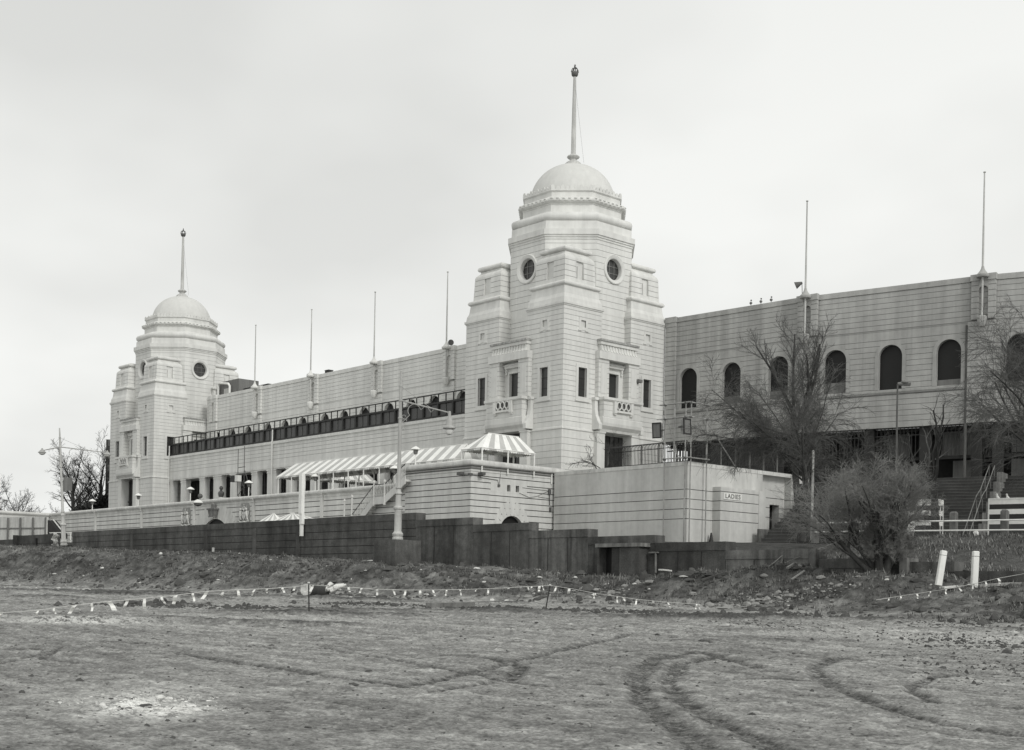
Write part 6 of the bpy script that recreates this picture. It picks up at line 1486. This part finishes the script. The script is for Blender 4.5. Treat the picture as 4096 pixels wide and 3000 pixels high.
# trees behind the terrace at left
LV = [dict(seg=6, wob=.05, trop=.02, tip=.6), dict(n=13, t0=.28, seg=6, wob=.09, trop=.04, ang=(.45,1.05), len=(.42,.66), rr=.46, tip=.35), dict(n=9, t0=.2, seg=5, wob=.12, trop=.03, ang=(.35,.9), len=(.35,.55), rr=.5, rmin=.03), dict(n=7, t0=.15, seg=4, wob=.15, trop=.02, ang=(.35,.9), len=(.4,.6), rr=.55, rmin=.02), dict(n=3, t0=.2, seg=3, wob=.15, trop=.0, ang=(.35,.9), len=(.4,.7), rr=.7, rmin=.016)]
for k, (px, dp, hh, r, lb) in enumerate(((163,215,9.2,.42,'bare tree behind the terrace with the widest crown, left of the pair'), (221,218,10.2,.38,'bare tree behind the terrace nearest the far tower'), (186,226,8.0,.28,'slighter bare tree between the two larger ones behind the terrace'))):
    q = onD(d(px, 1130), dp); tree(lb, (q[0], q[1], 6.1), 'bare trees behind the terrace', 70+k, [((0,0,0), lean(-.02,0,1), hh+3.5, r)], LV, M_bark)
for k, (px, dp, hh, lb) in enumerate(((-22,255,11.0,'distant bare tree at the left picture edge'), (26,262,10.0,'smaller distant bare tree just right of the picture edge'))):
    q = onD(d(px, 1130), dp); tree(lb, (q[0], q[1], 6.1), 'distant bare trees at left', 80+k, [((0,0,0), (0,0,1), hh, .35), ((.3,0,0), lean(.5,0,1), hh*.8, .25), ((-.3,0,0), lean(-.5,0,1), hh*.8, .25)], LV, M_bark)
# hedge and dark building behind the far tower
t = thing('dark_hedge', 'low dark hedge behind the terrace coping left of the far tower', 'hedge', (-205, 85, 6.1)); rg = np.random.default_rng(9)
a = onD(k1(800, 1000), 206); b = onD(k1(1110, 985), 212); N = 9000
f_ = rg.random(N); zt = 13.6+3.0*f_+.5*np.sin(f_*17); P = np.stack([a[0]+(b[0]-a[0])*f_+rg.normal(0,.5,N), a[1]+(b[1]-a[1])*f_+rg.normal(0,.6,N), 6.1+(zt-6.1)*rg.random(N)**.6], 1)
U = rg.normal(0, .22, (N,3)); W = rg.normal(0, .22, (N,3)); Vh = np.stack([P-U, P+W, P+U, P-W], 1).reshape(-1,3)-np.array([-205,85,6.1]); o = grid_obj('foliage', Vh, np.arange(4*N).reshape(-1,4), mat('hedge_leaf', .03, .9, .4, 2.), False); o.parent = t
mb = MB()
for k in range(8): q = a+(b-a)*k/7; mb.tube([(q[0],q[1],6.1),(q[0],q[1],11)], .12, 5)
obj('stem', mb, M_bark, t)
p = onD(d(231.5, 1100), 222); q = onD(d(231.5, 968), 222)
t = thing('dark_tower_block', 'narrow dark building edge showing behind the far tower', 'building', (p[0]+6, p[1]+2, 6.1))
mb = MB(); c0 = np.array(p[:2]); c1 = c0+RT[:2]*9; mb.obox(c0, c1, 9, 6.1, q[2]); obj('wall', mb, mat('dark_brick', .07, .95, .3, .6, .3), t)
mb = MB()
for k in range(6): a0 = c0+RT[:2]*.35; mb.obox(a0, a0+RT[:2]*.7, .05, 15+2.2*k, 16.1+2.2*k, 0, -.05)
obj('window', mb, M_panel, t)
# thin lamps on the right
q = onD((3200+642/1.652, 1000+1160/1.652), 92); tp = onD((3200+645/1.652, 1000+885/1.652), 92)
t = thing('slim_lamp', 'slim dark lamp post with a small lantern before the grey arcade wall', 'lamp', (tp[0], tp[1], 5.5))
mb = MB(); mb.tube([(tp[0], tp[1], 5.5), (tp[0], tp[1], tp[2])], [.09,.06], 6); obj('post', mb, M_rust, t); mb = MB(); mb.tube([tp, tp+RT*.9+np.array([0,0,.05])], [.12,.2], 6); mb.ball(tp+RT*.5+np.array([0,0,.12]), .3, 8, 0, (1,1,.5)); obj('lamp_head', mb, M_panel, t)
tp = onD(k8(125, 15), 86); t = thing('white_pole', 'thin white pole standing behind the big drooping tree', 'pole', (tp[0], tp[1], 5.7))
mb = MB(); mb.tube([(tp[0], tp[1], 5.7), tp], .08, 6); obj('shaft', mb, M_hoard, t); mb = MB(); mb.ball(tp, .1, 6); obj('cap', mb, M_hoard, t)
# ================================================================ sky, sun, camera
SKYOFF = (7.9, 5.0, 0)
w = bpy.data.worlds.new('World'); scene.world = w; w.use_nodes = True; nt = w.node_tree; L = nt.links; bg = nt.nodes['Background']
SUN_EL, SUN_D = R(35), np.array([.96, -.12])        # light from the right, slightly behind the camera
sky = nt.nodes.new('ShaderNodeTexSky'); sky.sky_type = 'NISHITA'; sky.sun_disc = False; sky.sun_elevation = SUN_EL; sky.sun_rotation = math.atan2(SUN_D[0], SUN_D[1]); sky.dust_density = 4
bw = nt.nodes.new('ShaderNodeRGBToBW'); L.new(sky.outputs[0], bw.inputs[0])
tc = nt.nodes.new('ShaderNodeTexCoord'); sp = nt.nodes.new('ShaderNodeSeparateXYZ'); L.new(tc.outputs['Generated'], sp.inputs[0])
def M2(op, a, b):
    n = nt.nodes.new('ShaderNodeMath'); n.operation = op
    for i, q in enumerate((a, b)):
        if isinstance(q, (int, float)): n.inputs[i].default_value = q
        else: L.new(q, n.inputs[i])
    return n.outputs[0]
# project directions on a cloud layer so the deck recedes toward the horizon
den = M2('ADD', M2('MAXIMUM', sp.outputs[2], 0.0), .33)
cx_ = nt.nodes.new('ShaderNodeCombineXYZ'); L.new(M2('DIVIDE', sp.outputs[0], den), cx_.inputs[0]); L.new(M2('DIVIDE', sp.outputs[1], den), cx_.inputs[1])
ns = nt.nodes.new('ShaderNodeTexNoise'); ns.inputs['Scale'].default_value = 1.25; ns.inputs['Detail'].default_value = 4; ns.inputs['Roughness'].default_value = .48; va = nt.nodes.new('ShaderNodeVectorMath'); va.operation = 'ADD'; va.inputs[1].default_value = SKYOFF; L.new(cx_.outputs[0], va.inputs[0]); L.new(va.outputs[0], ns.inputs['Vector'])
rp = nt.nodes.new('ShaderNodeMapRange'); rp.inputs[1].default_value = .36; rp.inputs[2].default_value = .60; rp.inputs[3].default_value = .76; rp.inputs[4].default_value = .95; L.new(ns.outputs['Fac'], rp.inputs[0])
glow = M2('ADD', 1.0, M2('ADD', M2('MULTIPLY', sp.outputs[0], .08), M2('MULTIPLY', sp.outputs[1], -.04)))
hor = M2('SUBTRACT', 1.16, M2('MULTIPLY', M2('MAXIMUM', sp.outputs[2], 0.0), .36))
mx = M2('ADD', M2('MULTIPLY', M2('MULTIPLY', M2('MULTIPLY', rp.outputs[0], glow), hor), .99), M2('MULTIPLY', M2('MINIMUM', M2('MULTIPLY', bw.outputs[0], .05), .6), .1))
cc = nt.nodes.new('ShaderNodeCombineColor'); L.new(M2('MULTIPLY', mx, .99), cc.inputs[0]); L.new(mx, cc.inputs[1]); L.new(M2('MULTIPLY', mx, .975), cc.inputs[2])
L.new(cc.outputs[0], bg.inputs['Color']); bg.inputs['Strength'].default_value = 1.0
sl = bpy.data.lights.new('sun', 'SUN'); sl.energy = 1.5; sl.angle = R(16); sl.color = (1, .99, .96)
so = bpy.data.objects.new('sun', sl); COL.objects.link(so)
hv = SUN_D/np.linalg.norm(SUN_D)*math.cos(SUN_EL); so.rotation_euler = Vector((hv[0], hv[1], math.sin(SUN_EL))).to_track_quat('Z', 'Y').to_euler()
cam = bpy.data.cameras.new('camera'); co = bpy.data.objects.new('camera', cam); COL.objects.link(co)
cam.sensor_width = 36; cam.lens = 36*F/4096; cam.shift_y = (PY-1500)/4096; cam.shift_x = 0; cam.clip_end = 9000; cam.clip_start = .1
co.location = (0, 0, H); co.rotation_euler = (Matrix.Rotation(AZ, 3, 'Z') @ Matrix.Rotation(R(90), 3, 'X') @ Matrix.Rotation(TH, 3, 'Z')).to_euler()
scene.camera = co
scene.view_settings.view_transform = 'Standard'; scene.view_settings.look = 'None'; scene.view_settings.exposure = 0; scene.view_settings.gamma = 1
scene.render.resolution_x = 1024; scene.render.resolution_y = 750
